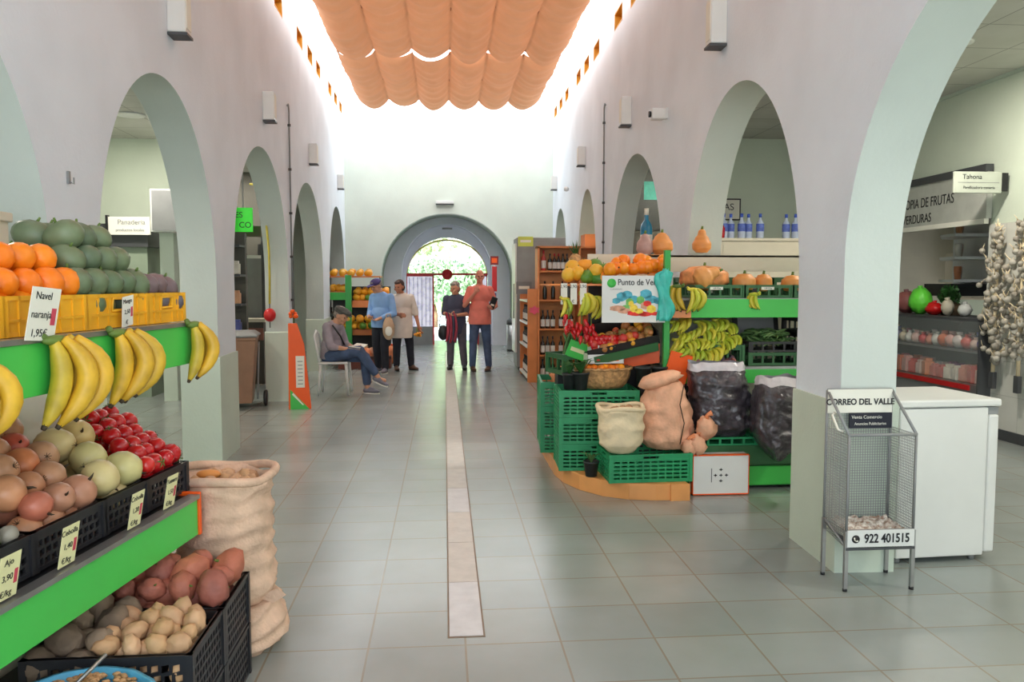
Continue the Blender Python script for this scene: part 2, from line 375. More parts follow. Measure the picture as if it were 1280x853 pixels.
# skylight: pitched translucent glazing along the whole hall with white bars
M['sky_glaze'] = mat('milky_roof_glazing', (.93, .97, 1), .5, .0, 2., emis=1.9)
g = G(); gb = G()
zs = lambda Y: 5.06+.05*(Y-10)
for (xa, xb, za, zb) in ((-2.6, .1, 0, 1.1), (.1, 2.9, 1.1, 0)):
    ya, yb = 1.9, 18.4
    g.add([(xa, ya, zs(ya)+za), (xb, ya, zs(ya)+zb), (xb, yb, zs(yb)+zb), (xa, yb, zs(yb)+za)], [(0, 1, 2, 3)])
g.add([(-2.6, 18.38, zs(18.4)-.45), (2.9, 18.38, zs(18.4)-.45), (2.9, 18.38, zs(18.4)), (.1, 18.38, zs(18.4)+1.1), (-2.6, 18.38, zs(18.4))], [(0, 1, 2, 3, 4)])
rf = struct('ceiling_skylight', g, M['sky_glaze'])
for k in range(18):
    Y = 2.0+k*.96
    for (xa, xb, za, zb) in ((-2.6, .1, 0, 1.1), (.1, 2.9, 1.1, 0)):
        gb.tube([(xa, Y, zs(Y)+za-.03), (xb, Y, zs(Y)+zb-.03)], .025, 6)
M['bar'] = mat('white_bar', S(250, 250, 250), .5, .01, emis=.7)  # bars glow as well: glare of the glazing put into their material
tag(gb.build('glazing_bars', M['bar'], rf))
struct('ceiling_front', G().box(-2.6, 2.9, -3.5, 1.9, 4.75, 4.85), M['plaster'])

# canopy: two quilted fabric panels on cords
m = mat('awning_fabric', S(222, 166, 126), .8, .06, 3., .15, bscale=30); M['awning'] = m
nt = m.node_tree; b = nt.nodes['Principled BSDF']; tr = nt.nodes.new('ShaderNodeBsdfTranslucent'); tr.inputs['Color'].default_value = (*S(248, 186, 138), 1)
ms = nt.nodes.new('ShaderNodeMixShader'); ms.inputs[0].default_value = .10
nt.links.new(b.outputs[0], ms.inputs[1]); nt.links.new(tr.outputs[0], ms.inputs[2]); nt.links.new(ms.outputs[0], nt.nodes['Material Output'].inputs['Surface'])
def canopy(name, y0, y1, z0, rows, label, lift0=0, seed=0):
    nx, ny = 96, 40*rows; x0, x1 = -1.6, 1.8; g = G(); P_ = []
    for j in range(ny+1):
        v = j/ny; Y = y0+(y1-y0)*v; row = []
        fr = (v*rows) % 1
        for i in range(nx+1):
            u = i/nx; c = u*6; fc = c % 1
            sag = .19*abs(math.sin(PI*fc))**.8
            cross = .06*abs(math.sin(PI*v*rows))**.7
            ci = int(min(5, c)); rnd = noise.noise(V((ci*3.1+seed, int(min(rows-.01, v*rows))*2.3, 0)))
            z = z0-sag*(.85+.4*rnd)-cross+.012*math.sin(Y*19+ci*2+u*5)+.02*noise.noise(V((u*9, Y*2.2, seed)))
            edge = math.exp(-v*(y1-y0)/.12)*lift0*(1 if ci in (3, 4) else .3)*math.sin(PI*fc)
            xx = x0+(x1-x0)*u; z += edge
            row.append((xx, Y+.06*math.sin(PI*fc)*(1 if v > .99 else 0), z))
        P_.append(row)
    g.rings(P_, 0, False, False, True)
    root = empty(name, ((x0+x1)/2, (y0+y1)/2, z0), label, 'awning', 'orange fabric shade panels under the skylight')
    o = g.build('fabric_panel', m, root); o.location = -root.location
    for k in range(7):
        X = x0+(x1-x0)*k/6
        c = G().tube([(X, y0, z0-.005), (X, y1, z0-.005)], .008, 5).build('seam_cord', M['rope'], root); c.location = -root.location
    for s_ in (x0, x1):
        c = G().tube([(s_, y0, z0+.01), (s_, y1, z0+.01)], .016, 6).build('edge_rail', M['dgrey'], root); c.location = -root.location
M['rope'] = mat('seam', S(168, 104, 66), .8, .1)
canopy('fabric_awning', 1.5, 12.35, 5.02, 6, 'long quilted orange fabric awning nearest the front under the skylight', seed=1)
canopy('fabric_awning', 12.5, 15.7, 5.02, 2, 'short quilted orange fabric awning hung over the far end of the hall', lift0=.16, seed=5)

# ---------------------------------------------------------------- entrance: gate, fanlight, garden
d1 = struct('door_1', G().box(-.93, -.91, 19.8, 19.84, 0, 1.72).box(-.30, -.26, 19.8, 19.84, 0, 1.72).box(-.93, -.26, 19.8, 19.84, 1.68, 1.72), M['red'])
M['doorpanel'] = mat('frosted_door_panel', S(214, 214, 232), .3, .2, 9., emis=.45)  # faint glow added: daylight behind the panels put into the material
struct('door_panel', G().box(-.91, -.3, 19.81, 19.83, .45, 1.68), M['doorpanel'], parent=d1)
struct('door_kickplate', G().box(-.91, -.3, 19.805, 19.835, 0, .45), M['grey'], parent=d1)
gl = G()
for k in range(6): gl.tube([(-.86+k*.1, 19.8, .47), (-.86+k*.1, 19.8, 1.66)], .007, 5)
tag(gl.build('door_bars', M['steel'], d1))
d2 = struct('door_2', G().box(.8, .84, 19.8, 19.84, 0, 1.72).box(1.03, 1.05, 19.8, 19.84, 0, 1.72).box(.8, 1.05, 19.8, 19.84, 1.68, 1.72), M['red'])
struct('door_panel', G().box(.84, 1.03, 19.81, 19.83, .3, 1.68), M['doorpanel'], parent=d2)
struct('door_kickplate', G().box(.84, 1.03, 19.805, 19.835, 0, .3), M['grey'], parent=d2)
w = struct('trim_entrance', G().box(EX-1.0, EX+1.0, 19.78, 19.83, 1.71, 1.76), M['red'])
fan = struct('window_30', G().tube([(EX+.985*math.cos(t*PI/30), 19.82, 1.72+.85*math.sin(t*PI/30)) for t in range(31)], .022, 6), mat('fanlight_frame', S(208, 196, 96), .5, .1))
struct('pane', G().quad([(EX+.96*math.cos(t*PI/30), 19.83, 1.75+.82*math.sin(t*PI/30)) for t in range(31)]), M['glass'], parent=fan)
struct('fan_boss', G().lathe([(.0, 0), (.13, 0), (.13, .03), (0, .03)], 20, 0, Matrix.Translation((EX+.0, 19.8, 1.73)) @ Matrix.Rotation(PI/2, 4, 'X')), M['red'], parent=fan)
M['paving'] = mat('pale_paving', S(236, 238, 245), .8, .05, 2.)
struct('ground', G().box(-14, 14, 21.3, 52, -.12, -.02), M['paving'])
struct('ground_planting', G().box(-14, -1.6, 25, 50, -.02, .1).box(2.6, 14, 25, 50, -.02, .1), M['darkleaf'])
M['leaf_garden'] = inst_mat('garden_leaf', [S(96, 168, 70), S(150, 204, 84), S(70, 140, 66)], .6, 0)
def leafy(name, loc, r, n, size, label, cat, group, m, trunk=None, seed=0):
    rnd = random.Random(seed); root = empty(name, loc, label, cat, group); g = G()
    for _ in range(n):
        d = V((rnd.gauss(0, 1), rnd.gauss(0, 1), rnd.gauss(0, 1))).normalized()*(rnd.random()**.4)
        k = 1+.35*noise.noise(d*2.2+V((seed, 0, 0)))
        c = V((d.x*r[0]*k, d.y*r[1]*k, r[3]+d.z*r[2]*k)); s_ = size*rnd.uniform(.6, 1.3)
        e = Euler(rrot()).to_matrix()
        g.add([c+e@V(p) for p in ((-s_, 0, 0), (0, -s_*.45, 0), (s_, 0, 0), (0, s_*.45, 0))], [(0, 1, 2, 3)])
    g.build('foliage', m, root)
    if trunk: G().tube([(0, 0, 0), (.05, 0, trunk*.5), (0, .05, trunk)], [.16, .12, .08], 8).build('trunk', M['trunk'], root)
gm1 = mat('bright_leaf', S(216, 230, 180), .6, .3, .8); gm2 = mat('mid_leaf', S(160, 198, 156), .6, .35, .8); gm3 = mat('deep_leaf', S(104, 160, 124), .6, .4, .8)
leafy('garden_tree', (-1.9, 34, 0), (3.2, 2.5, 2.3, 4.6), 3000, .16, 'yellow-green tree outside the entrance, to the left of the arch', 'tree', None, gm1, 3.0, 1)
leafy('garden_tree', (3.4, 40, 0), (3.0, 2.5, 2.4, 4.9), 3000, .16, 'pale green tree outside the entrance, seen high to the right of the arch', 'tree', None, gm1, 3.2, 2)
leafy('garden_shrub', (-.4, 28, 0), (1.0, .8, .8, 1.6), 2500, .09, 'mid green shrub outside behind the entrance, left of the woman in grey', 'shrub', None, gm2, .8, 3)
leafy('garden_shrub', (-1.4, 32, 0), (.9, .8, 1.0, 1.2), 2500, .09, 'dark green bush on the ground outside the left gate leaf', 'shrub', None, gm3, .4, 4)
leafy('garden_shrub', (1.0, 31, 0), (1.1, .8, .9, 1.5), 2500, .09, 'green bush outside the entrance behind the man in the salmon polo shirt', 'shrub', None, gm2, .6, 5)
leafy('garden_shrub', (.3, 34, 0), (.8, .8, .9, 1.5), 2500, .09, 'dark teal-green bush in the middle of the garden outside', 'shrub', None, gm3, .4, 6)
struct('hedge_far', G().box(-14, 14, 44, 45, 0, 2.4), mat('far_hedge', S(170, 212, 110), .8, .35, 1.5, .3), )

# ---------------------------------------------------------------- fixtures on the walls
def onwall(px, py, side):    # point on the nave wall surface
    r = ray(px, py); k = KL if side < 0 else KR
    c = (-1.88-KL*7) if side < 0 else (2.03-KR*4.2)
    t = c/(r.x-k*r.y); return V((0, 0, CH))+r*t
def wall_speaker(px, py, side, h, label):
    p = onwall(px, py, side); s = -side
    ang = math.atan(KL if side < 0 else KR)
    root = empty('wall_lamp', p, label, 'lamp', 'slim box lamps high on the hall walls', rz=-ang)
    G().box(0, s*.12, -.07, .07, 0, h).build('housing', M['white'], root, bevel=.008)
    G().box(-.0, s*.13, -.072, .072, -.02, -.003).build('bracket', M['dgrey'], root)
    G().box(s*.12, s*.124, -.055, .055, .03, h-.03).build('diffuser', M['paper'], root)
for (px, py, sd, h, lb) in ((213, 43, -1, .34, 'white box lamp on the left wall nearest the front, above the first arch pier'), (330, 151, -1, .3, 'white box lamp on the left wall above the second arch'),
    (387, 205, -1, .3, 'white box lamp on the left wall above the third arch'), (422, 236, -1, .28, 'small white box lamp on the left wall nearest the end wall'),
    (905, 57, 1, .34, 'white box lamp on the right wall nearest the front, above the pumpkins'), (788, 157, 1, .32, 'white box lamp on the right wall beside the long conduit'),
    (731, 207, 1, .3, 'white box lamp on the right wall between conduit and end wall'), (696, 237, 1, .28, 'small white box lamp on the right wall nearest the end wall')):
    wall_speaker(px, py, sd, h, lb)
for (pa, pb, sd, lb) in (((359, 137), (360, 398), -1, 'thin vertical conduit on the left wall beside the third arch'), ((757, 136), (756, 372), 1, 'thin vertical conduit on the right wall between two arches')):
    a = onwall(*pa, sd); b_ = onwall(*pb, sd); a.x -= sd*.02; b_.x = a.x; b_.y = a.y
    root = empty('wall_conduit', b_, lb, 'pipe')
    hh = a.z-b_.z
    G().tube([(0, 0, 0), (0, 0, hh), (0, -.04, hh+.06), (0, -.09, hh+.03)], .011, 7).build('pipe', M['grey'], root)
    for k in range(5): G().cyl((0, 0, hh*(.08+.21*k)), .02, .03, 8).build('clip', M['dgrey'], root)
p = onwall(834, 142, 1)
cam_ = empty('wall_camera', p, 'small white security camera on the right wall above the second arch', 'camera')
G().box(-.03, 0, -.04, .04, -.05, .05).build('mount', M['white'], cam_)
G().box(-.16, -.03, -.05, .05, -.06, .04).build('housing', M['white'], cam_, bevel=.01)
G().lathe([(.03, 0), (.03, .02), (.0, .02)], 12, 0, Matrix.Translation((-.16, 0, -.01)) @ Matrix.Rotation(-PI/2, 4, 'Y')).build('lens', M['black'], cam_)
p = onwall(711, 237, 1); tag(G().lathe([(0, -.04), (.04, -.03), (.05, .02), (.03, .05), (0, .05)], 12).build('wall_sensor', M['white'], loc=p+V((-.05, 0, 0))), 'small round white sensor on the right wall above the fourth arch', 'sensor')
p = onwall(84, 222, -1); sw = empty('wall_hook', p, 'tiny metal hook fixed on the left wall pier near the front', 'hook')
G().box(0, .012, -.01, .01, -.03, .03).build('plate', M['grey'], sw); G().tube([(.01, 0, -.02), (.03, 0, -.03), (.03, 0, .0)], .004, 6).build('hook_arm', M['grey'], sw)
p = at(556, 254, 18.08); el = empty('emergency_light', p, 'slim white emergency light on the end wall above the big arch', 'lamp')
G().box(-.2, .2, -.06, 0, -.02, .05).build('housing', M['white'], el, bevel=.01); G().box(-.2, .2, -.065, 0, -.045, -.02).build('base_strip', M['dgrey'], el)
p = at(559, 286, 19.38); el = empty('emergency_light', p, 'small dark emergency light inside the porch above the entrance', 'lamp')
G().box(-.12, .12, -.05, 0, -.02, .02).build('housing', M['grey'], el)
# downlights
def downlight(x, y, label, p=46):
    root = empty('ceiling_downlight', (x, y, 3.5), label, 'lamp', 'round downlights in the side aisle ceilings')
    G().lathe([(.13, 0), (.16, -.004), (.16, -.02), (.13, -.02)], 24).build('trim_ring', M['white'], root)
    G().lathe([(0, -.012), (.13, -.012), (.13, -.006), (0, -.006)], 24).build('lens', M['lamp_on'], root)
    l = bpy.data.lights.new('aisle_lamp', 'AREA'); l.shape = 'DISK'; l.size = .25; l.energy = p; l.color = (1, .93, .82)
    o = bpy.data.objects.new('aisle_lamp', l); col.objects.link(o); o.location = (x, y, 3.47)
for (x, y, lb) in ((-3.68, 9.95, 'lit round downlight seen through the nearest left arch'), (-3.7, 5.6, 'round downlight in the left aisle ceiling near the front'), (-3.7, 13.9, 'round downlight deep in the left aisle ceiling'),
    (4.18, 11.3, 'lit round downlight seen through the arch above the pumpkins'), (4.2, 6.45, 'round downlight by the edge of the nearest right arch'), (3.95, 15.7, 'round downlight far back in the right aisle ceiling'), (4.2, 2.5, 'round downlight in the right aisle ceiling near the front')):
    downlight(x, y, lb)
# ================================================================= PRODUCE PROTOTYPES
def mesh_crate(L, W, H, m, style, name='crate'):
    """vented plastic crate, origin at the centre of its base; L along x, W along y"""
    g = G()
    def holes(l):
        hs = []; cx = l/2
        if style == 'green':
            rows = 5; n = max(3, int(l/.055))
            for r in range(rows):
                z0 = H*.12+r*H*.14
                for c in range(n):
                    a = .02+(l-.04)*c/n
                    hs.append([(a+.004, z0), (a+(l-.04)/n-.006, z0), (a+(l-.04)/n-.006, z0+H*.07), (a+.004, z0+H*.07)])
            if l > .25: hs.append([(cx-.055, H*.84), (cx+.055, H*.84), (cx+.055, H*.93), (cx-.055, H*.93)])
        elif style == 'black':
            n = max(4, int(l/.032)); rows = max(3, int(H/.034))
            for r in range(rows):
                z0 = .012+(H-.035)*r/rows
                for c in range(n):
                    off = (.25 if r % 2 else 0)*(l-.03)/n
                    a = .012+(l-.035)*c/n+off
                    hs.append([(a+.003, z0), (a+(l-.03)/n-.007, z0+.004), (a+(l-.03)/n-.007, z0+(H-.03)/rows-.007), (a+.003, z0+(H-.03)/rows-.011)])
        elif style == 'yellow':
            hs.append([(cx-.035, H*.55), (cx+.035, H*.55), (cx+.04, H*.82), (cx-.03, H*.82)])
        elif style == 'slot':
            n = max(2, int(l/.09))
            for c in range(n):
                a = .02+(l-.04)*c/n
                hs.append([(a+.008, H*.2), (a+(l-.04)/n-.008, H*.2), (a+(l-.04)/n-.008, H*.75), (a+.008, H*.75)])
        return hs
    for (l, mx) in ((L, Matrix.Translation((-L/2, -W/2, 0)) @ Matrix.Rotation(PI/2, 4, 'X')), (L, Matrix.Translation((-L/2, W/2, 0)) @ Matrix.Rotation(PI/2, 4, 'X')),
                    (W, Matrix.Translation((-L/2, -W/2, 0)) @ Matrix.Rotation(PI/2, 4, 'Z') @ Matrix.Rotation(PI/2, 4, 'X')), (W, Matrix.Translation((L/2, -W/2, 0)) @ Matrix.Rotation(PI/2, 4, 'Z') @ Matrix.Rotation(PI/2, 4, 'X'))):
        g.prism([(0, 0), (l, 0), (l, H), (0, H)], holes(l), -.004, .004, 0, mx)
    g.box(-L/2, L/2, -W/2, W/2, 0, .01)
    r = .009                                                    # top rim and ribs
    for (a, b) in (((-L/2, -W/2), (L/2, -W/2)), ((L/2, -W/2), (L/2, W/2)), ((L/2, W/2), (-L/2, W/2)), ((-L/2, W/2), (-L/2, -W/2))):
        g.box(min(a[0], b[0])-r, max(a[0], b[0])+r, min(a[1], b[1])-r, max(a[1], b[1])+r, H-.012, H)
        g.box(min(a[0], b[0])-r*.7, max(a[0], b[0])+r*.7, min(a[1], b[1])-r*.7, max(a[1], b[1])+r*.7, 0, .012)
    for sx in (-1, 1):
        for sy in (-1, 1): g.box(sx*L/2-.011, sx*L/2+.011, sy*W/2-.011, sy*W/2+.011, 0, H)
    if style == 'yellow':
        for sy in (-1, 1):
            g.box(-L/2, L/2, sy*W/2-.009, sy*W/2+.009, H*.36, H*.43)
            for k in range(1, 6):
                if k == 3: continue
                x = -L/2+L*k/6; g.box(x-.004, x+.004, sy*W/2-.009, sy*W/2+.009, 0, H)
        for sx in (-1, 1): g.box(sx*L/2-.009, sx*L/2+.009, -W/2, W/2, H*.36, H*.43)
        g.tube([(-.04, -W/2-.006, H*.5), (.04, -W/2-.006, H*.5), (.046, -W/2-.006, H*.86), (-.034, -W/2-.006, H*.86), (-.04, -W/2-.006, H*.5)], .004, 5)
    if style == 'green':
        for sy in (-1, 1): g.box(-L/2, L/2, sy*W/2-.007, sy*W/2+.007, H*.78, H*.82)
    o = g.build(name, m); return o
FRUIT = {}
def fruit(name, m, r, nz=.04, seg=14, nr=9, stem=None, seed=1, far=False):
    o = G().ell((0, 0, 0), r, seg, nr, 0, None, nz, 2.2, seed).build(name, m)
    z = r[2] if isinstance(r, tuple) else r
    if stem == 'calyx': G().lathe([(.006, z-.003), (.007, z+.001), (0, z+.003)], 8).build('calyx', M['dark_tip'], o)
    if stem == 'stalk': G().tube([(0, 0, z-.004), (.004, 0, z+.012)], [.005, .003], 6).build('stalk', M['stem'], o)
    if stem == 'leafy':
        g = G()
        for k in range(5):
            a = k*1.256; g.add([(0, 0, z), (.012*math.cos(a-.3), .012*math.sin(a-.3), z+.001), (.024*math.cos(a), .024*math.sin(a), z-.003), (.012*math.cos(a+.3), .012*math.sin(a+.3), z+.001)], [(0, 1, 2, 3)])
        g.tube([(0, 0, z), (0, 0, z+.01)], .002, 5); g.build('calyx', M['stem'], o)
    if stem == 'roots': 
        g = G()
        for k in range(7): a = k*.9; g.tube([(.0, 0, -z+.002), (.006*math.cos(a), .006*math.sin(a), -z-.006), (.011*math.cos(a), .011*math.sin(a), -z-.01)], .0008, 4)
        g.tube([(0, 0, z-.006), (.003, 0, z+.012), (.008, 0, z+.02)], [.006, .003, .001], 6); g.build('root_tuft', M['dark_tip'], o)
    return o
def pr(name, cat, *a, **k):
    o = fruit(name, *a, **k); o['category'] = cat; return Proto(o)
f_orange = pr('orange', 'orange', M['orange'], (.047, .047, .044), .02, stem='calyx')
f_gm = pr('green_mango', 'fruit', M['gmango'], (.06, .047, .047), .06, stem='stalk')
f_pm = pr('purple_mango', 'fruit', M['pmango'], (.06, .046, .044), .06, stem='stalk')
f_onion = pr('onion', 'onion', M['onion'], (.052, .052, .048), .05, stem='roots')
f_ponion = pr('pale_onion', 'onion', M['ponion'], (.062, .062, .064), .09, stem='roots')
f_tomato = pr('tomato', 'tomato', M['tomato'], (.037, .037, .035), .05, stem='leafy')
f_potato = pr('potato', 'potato', M['potato'], (.042, .032, .028), .25, seed=4)
f_sweet = pr('red_root', 'root vegetable', M['sweetp'], (.06, .05, .046), .22, stem='stalk', seed=5)
f_yam = pr('brown_root', 'root vegetable', M['yam'], (.06, .05, .045), .25, seed=6)

def banana_bunch(label, n, loc, rot=(0, 0, 0), L=.2, m=None, group=None, spread=.16, seed=0):
    """hand of bananas hanging from its crown at the origin: fingers bulge to +x and hang down, fanned along x and y"""
    rnd = random.Random(seed); root = empty('banana_bunch', loc, label, 'bananas', group, rot=rot); m = m or M['banana']
    for k in range(n):
        u = k/max(1, n-1); row = k % 2; Lk = L*rnd.uniform(.93, 1.07)*(1-.10*u); bul = L*(.13+.10*u)+.008*row; q = L/.2
        y = (-.010-.022*row)*q; x0 = .004+.017*k*q
        pts = []; rr = []; N = 10
        for j in range(N):
            t = j/(N-1)
            pts.append((x0+bul*math.sin(PI*min(1, t*.92+.03))**.85+.10*u*L*t-(.20-.10*u)*L*t*t, y*(1+1.2*math.sin(PI*t))+.010*math.sin(k*2.1), .004-Lk*(t**1.05)))
            rr.append(.0235*q*(.42, .62, .88, 1, 1.03, 1.03, 1.0, .92, .66, .30)[j])
        b = G().tube(pts, rr, 8).build('banana_finger', m, root)
        e = V(pts[-1]); dd = (e-V(pts[-2])).normalized()
        G().tube([e-dd*.003, e+dd*.009*q], [.0075*q, .0055*q], 6).build('banana_tip', M['dark_tip'], b)
    G().ell((.022, -.01, 0), (.03+.004*n, .018, .014), 10, 6).tube([(.0, -.0, .0), (-.02, 0, .018)], [.013, .009], 6).build('crown', M['stem'] if m is M['banana'] else m, root)
    return root
def price_card(loc, rz, w, h, lines, label, tilt=-.12, m=None, col_=True, red=True, roll=0, rot=None):
    root = empty('price_card', loc, label, 'price card', None, rot=rot or (tilt, roll, rz))
    G().box(-w/2, w/2, -.001, .001, 0, h).build('card', m or M['yellowpaper'], root)
    n = len(lines)
    for i, s in enumerate(lines): text('lettering', s, h*.2, M['ink'], root, (-w*.08, -.002, h*(.84-.7*i/max(1, n-1))), ext=.0003)
    if red: G().box(w*.26, w*.42, -.0022, -.0012, h*.3, h*.62).build('red_stamp', M['red_ink'], root)
    return root

# ================================================================= LEFT STALL (front left)
# local frame: origin at far end of the shelf edge, +s towards the camera, +t inwards
A0 = V((-.95, 3.07, 0)); ds = V((-.148, -.989, 0)); dn = V((-.989, .148, 0))
def Lp(s, t, z): return A0+ds*s+dn*t+V((0, 0, z))
RZL = math.atan2(ds.y, ds.x)      # local x = s
LM = Matrix.Translation(A0) @ Matrix(((ds.x, dn.x, 0, 0), (ds.y, dn.y, 0, 0), (0, 0, 1, 0), (0, 0, 0, 1)))
# local y axis is dn?  rotation by RZL maps y to -dn, so t = -y
def lbox(g, s0, s1, t0, t1, z0, z1, mi=0): return g.box(s0, s1, t0, t1, z0, z1, mi, LM)
rack = empty('display_rack', (-1.5, 2.3, 0), 'green fronted wooden display rack carrying crates of fruit and vegetables, front left', 'shelf unit')
def rp(name, g, m, bevel=0):
    o = g.build(name, m, rack, bevel=bevel); o.location = -rack.location; return o
SE = 2.1
rp('upper_shelf', lbox(G(), 0, SE, .0, .62, 1.335, 1.356), M['cream'])
rp('upper_fascia', lbox(G(), 0, SE, -.012, .0, 1.205, 1.345), M['green'], .002)
rp('upper_edge_strip', lbox(G(), -.01, SE, -.02, .02, 1.345, 1.36), M['steel'])
rp('lower_shelf', lbox(G(), 0, SE, 0, .62, .675, .698), M['black'])
rp('lower_fascia', lbox(G(), .0, SE, -.012, .0, .55, .69), M['green'], .002)
rp('lower_edge_strip', lbox(G(), -.0, SE, -.022, .02, .69, .706), M['steel'])
rp('end_cap', lbox(lbox(G(), -.018, 0, -.02, .1, .548, .712), -.018, 0, .1, .62, .6, .71), M['orange_panel'], .003)
rp('back_board', lbox(G(), 0, SE, .62, .64, .0, 1.33), M['cream'])
for s in (.06, 1.0, 2.0): rp('upright', lbox(G(), s, s+.05, .56, .62, 0, 1.34), M['green_post'])
rp('plinth', lbox(G(), 0.02, SE, .25, .6, 0, .1), M['black'])
pl = tag(lbox(G(), .0, .34, .50, .51, .92, 1.13).build('white_board', M['paper']), 'white card board standing behind the red tomatoes under the upper shelf', 'board')

# yellow crates on the upper shelf
for (s0, s1, lb) in ((-.05, .21, 'yellow plastic crate holding purple fruit at the far end of the upper shelf'), (.215, .568, 'yellow plastic crate holding green fruit in the middle of the upper shelf'), (.573, .93, 'yellow plastic crate holding oranges, partly behind a price card'), (.935, 1.29, 'yellow plastic crate of oranges at the near end of the upper shelf')):
    o = mesh_crate(s1-s0-.006, .40, .108, M['crate_yellow'], 'yellow', 'yellow_crate')
    o.location = Lp((s0+s1)/2, .05+.2, 1.36); o.rotation_euler = (0, 0, RZL+PI); tag(o, lb, 'crate')
def pile(P, s0, s1, t0, t1, z0, dx, dy, dz, layers, label, group, jit=.006, rot=True, sc=(.94, 1.06), flat=None, inset=True):
    for k in range(layers):
        off = k*dx*.5 if inset else 0
        ns = max(1, int((s1-s0-2*off)/dx)+1); nt_ = max(1, int((t1-t0-2*off)/dy)+1)
        for i in range(ns):
            for j in range(nt_):
                s = s0+off+i*dx+random.uniform(-jit, jit); t = t0+off+j*dy+random.uniform(-jit, jit)
                if s > s1-off+dx*.3: continue
                r = (random.uniform(-.4, .4), random.uniform(-.4, .4), flat+random.uniform(-.2, .2)) if flat is not None else (rrot() if rot else (random.uniform(-.5, .5), random.uniform(-.5, .5), random.uniform(0, 6.28)))
                P(Lp(s, t, z0+k*dz+random.uniform(-.002, .002)), r, random.uniform(*sc), label, group)
GR = 'oranges heaped in the yellow crates'
pile(f_orange, .62, 1.27, .10, .40, 1.44, .088, .088, 0, 1, 'orange in the hidden lower layer heaped in the yellow crates', GR)
pile(f_orange, .60, 1.27, .09, .38, 1.502, .087, .087, .07, 2, 'bright orange in the heap filling the near yellow crates', GR)
GG = 'dark green fruit stacked in the middle yellow crate'
pile(f_gm, .24, .56, .10, .38, 1.44, .082, .09, 0, 1, 'dull green oval fruit stacked in the middle yellow crate', GG, flat=RZL+PI/2)
pile(f_gm, .235, .56, .09, .40, 1.502, .08, .1, .074, 3, 'dull green oval fruit stacked in the middle yellow crate', GG, flat=RZL+PI/2)
GP = 'purple fruit in the far yellow crate'
pile(f_pm, -.02, .18, .10, .38, 1.435, .085, .09, 0, 1, 'dusky purple oval fruit in the far yellow crate', GP, flat=RZL+PI/2)
pile(f_pm, .0, .17, .10, .38, 1.49, .082, .1, 0, 1, 'dusky purple oval fruit in the far yellow crate', GP, flat=RZL+PI/2)
# banana bunches hung over the upper edge
for i, (s, z, n, lb, L) in enumerate(((1.26, 1.33, 4, 'yellow banana bunch hanging at the left edge of the photo, half out of view', .235), (.87, 1.35, 5, 'ripe banana bunch with dark tips hanging under the orange crate', .235), (.56, 1.35, 5, 'yellow banana bunch hanging below the small price card', .225), (.06, 1.35, 3, 'greenish yellow banana bunch hanging at the far end of the upper shelf', .20))):
    banana_bunch(lb, n, Lp(s, -.028, z), (0, 0, RZL+PI), L, seed=i+2)
c_ = price_card(Lp(.90, -.03, 1.352), RZL+PI, .115, .14, ['Navel', 'naranja', '1,95€'], 'white handwritten price card before the crate of oranges at the left edge', tilt=.15, m=M['paper'], roll=.08)
price_card(Lp(.37, .03, 1.362), RZL+PI, .065, .1, ['Mango', '2,50', '€'], 'small white price card leaning on the middle yellow crate', tilt=.12, m=M['paper'], roll=-.12)

# black crates on the lower shelf
cr = [(-.045, .235, 'black crate of red tomatoes at the far end of the lower shelf'), (.245, .50, 'black crate of pale onions in the middle of the lower shelf'), (.51, .84, 'black crate heaped with brown onions on the lower shelf'), (.85, 1.16, 'black crate of garlic at the left edge of the lower shelf')]
for (s0, s1, lb) in cr:
    o = mesh_crate(s1-s0, .46, .115, M['crate_black'], 'black', 'black_crate')
    o.location = Lp((s0+s1)/2, .055+.23, .706); o.rotation_euler = (0, 0, RZL+PI); tag(o, lb, 'crate')
SH = .42
def slope(P, s0, s1, d, label, group, zf=.85, k=.36, t0=.09, t1=.5, jit=.006, rot=True):
    r = 0; t = t0
    while t < t1:
        sh = -SH*(t-t0); off = (d*.5 if r % 2 else 0); s = s0+off
        while s <= s1-.3*d:
            P(Lp(s+sh+random.uniform(-jit, jit), t+random.uniform(-jit, jit), zf+k*(t-t0)+random.uniform(-.004, .008)), rrot(), random.uniform(.88, 1.1), label, group)
            s += d
        t += d*.86; r += 1
    # under-layer
    t = t0+.03
    while t < t1:
        s = s0+d*.3
        while s <= s1-.3*d:
            P(Lp(s-SH*(t-t0), t, zf+k*(t-t0)-d*.75), rrot(), .95, label, group); s += d*1.05
        t += d
slope(f_tomato, -.02, .225, .068, 'glossy red tomato in the black crate at the far end', 'red tomatoes in the far black crate', zf=.85, k=.46, t1=.42)
slope(f_ponion, .29, .47, .118, 'large pale yellow onion in the middle black crate', 'pale onions in the middle black crate', zf=.86, k=.46, t0=.12, t1=.42, jit=.012)
slope(f_onion, .53, .83, .098, 'coppery brown onion heaped in the black crate', 'brown onions in the near black crate', zf=.855, k=.48, t0=.11, t1=.46, jit=.010)
f_garlic = pr('garlic_bulb', 'garlic', M['garlic'], (.033, .033, .026), .12, stem='stalk')
slope(f_garlic, .89, 1.14, .07, 'white garlic bulb in the crate at the left edge', 'garlic bulbs in the near black crate', zf=.83, k=.3)
for (s, lb, ln) in ((.20, 'tall price card clipped to the tomato crate', ['Tomate', '1,50', '€/kg']), (.43, 'tall price card clipped to the pale onion crate', ['Cebolla', '1,20', '€/kg']), (.785, 'tall price card clipped to the brown onion crate', ['Cebolla', '1,40', '€/kg']), (1.03, 'price card on the garlic crate at the left edge of the photo', ['Ajo', '3,90', '€/kg'])):
    price_card(Lp(s, -.002, .712), RZL+PI, .075, .118, ln, lb, tilt=.18)

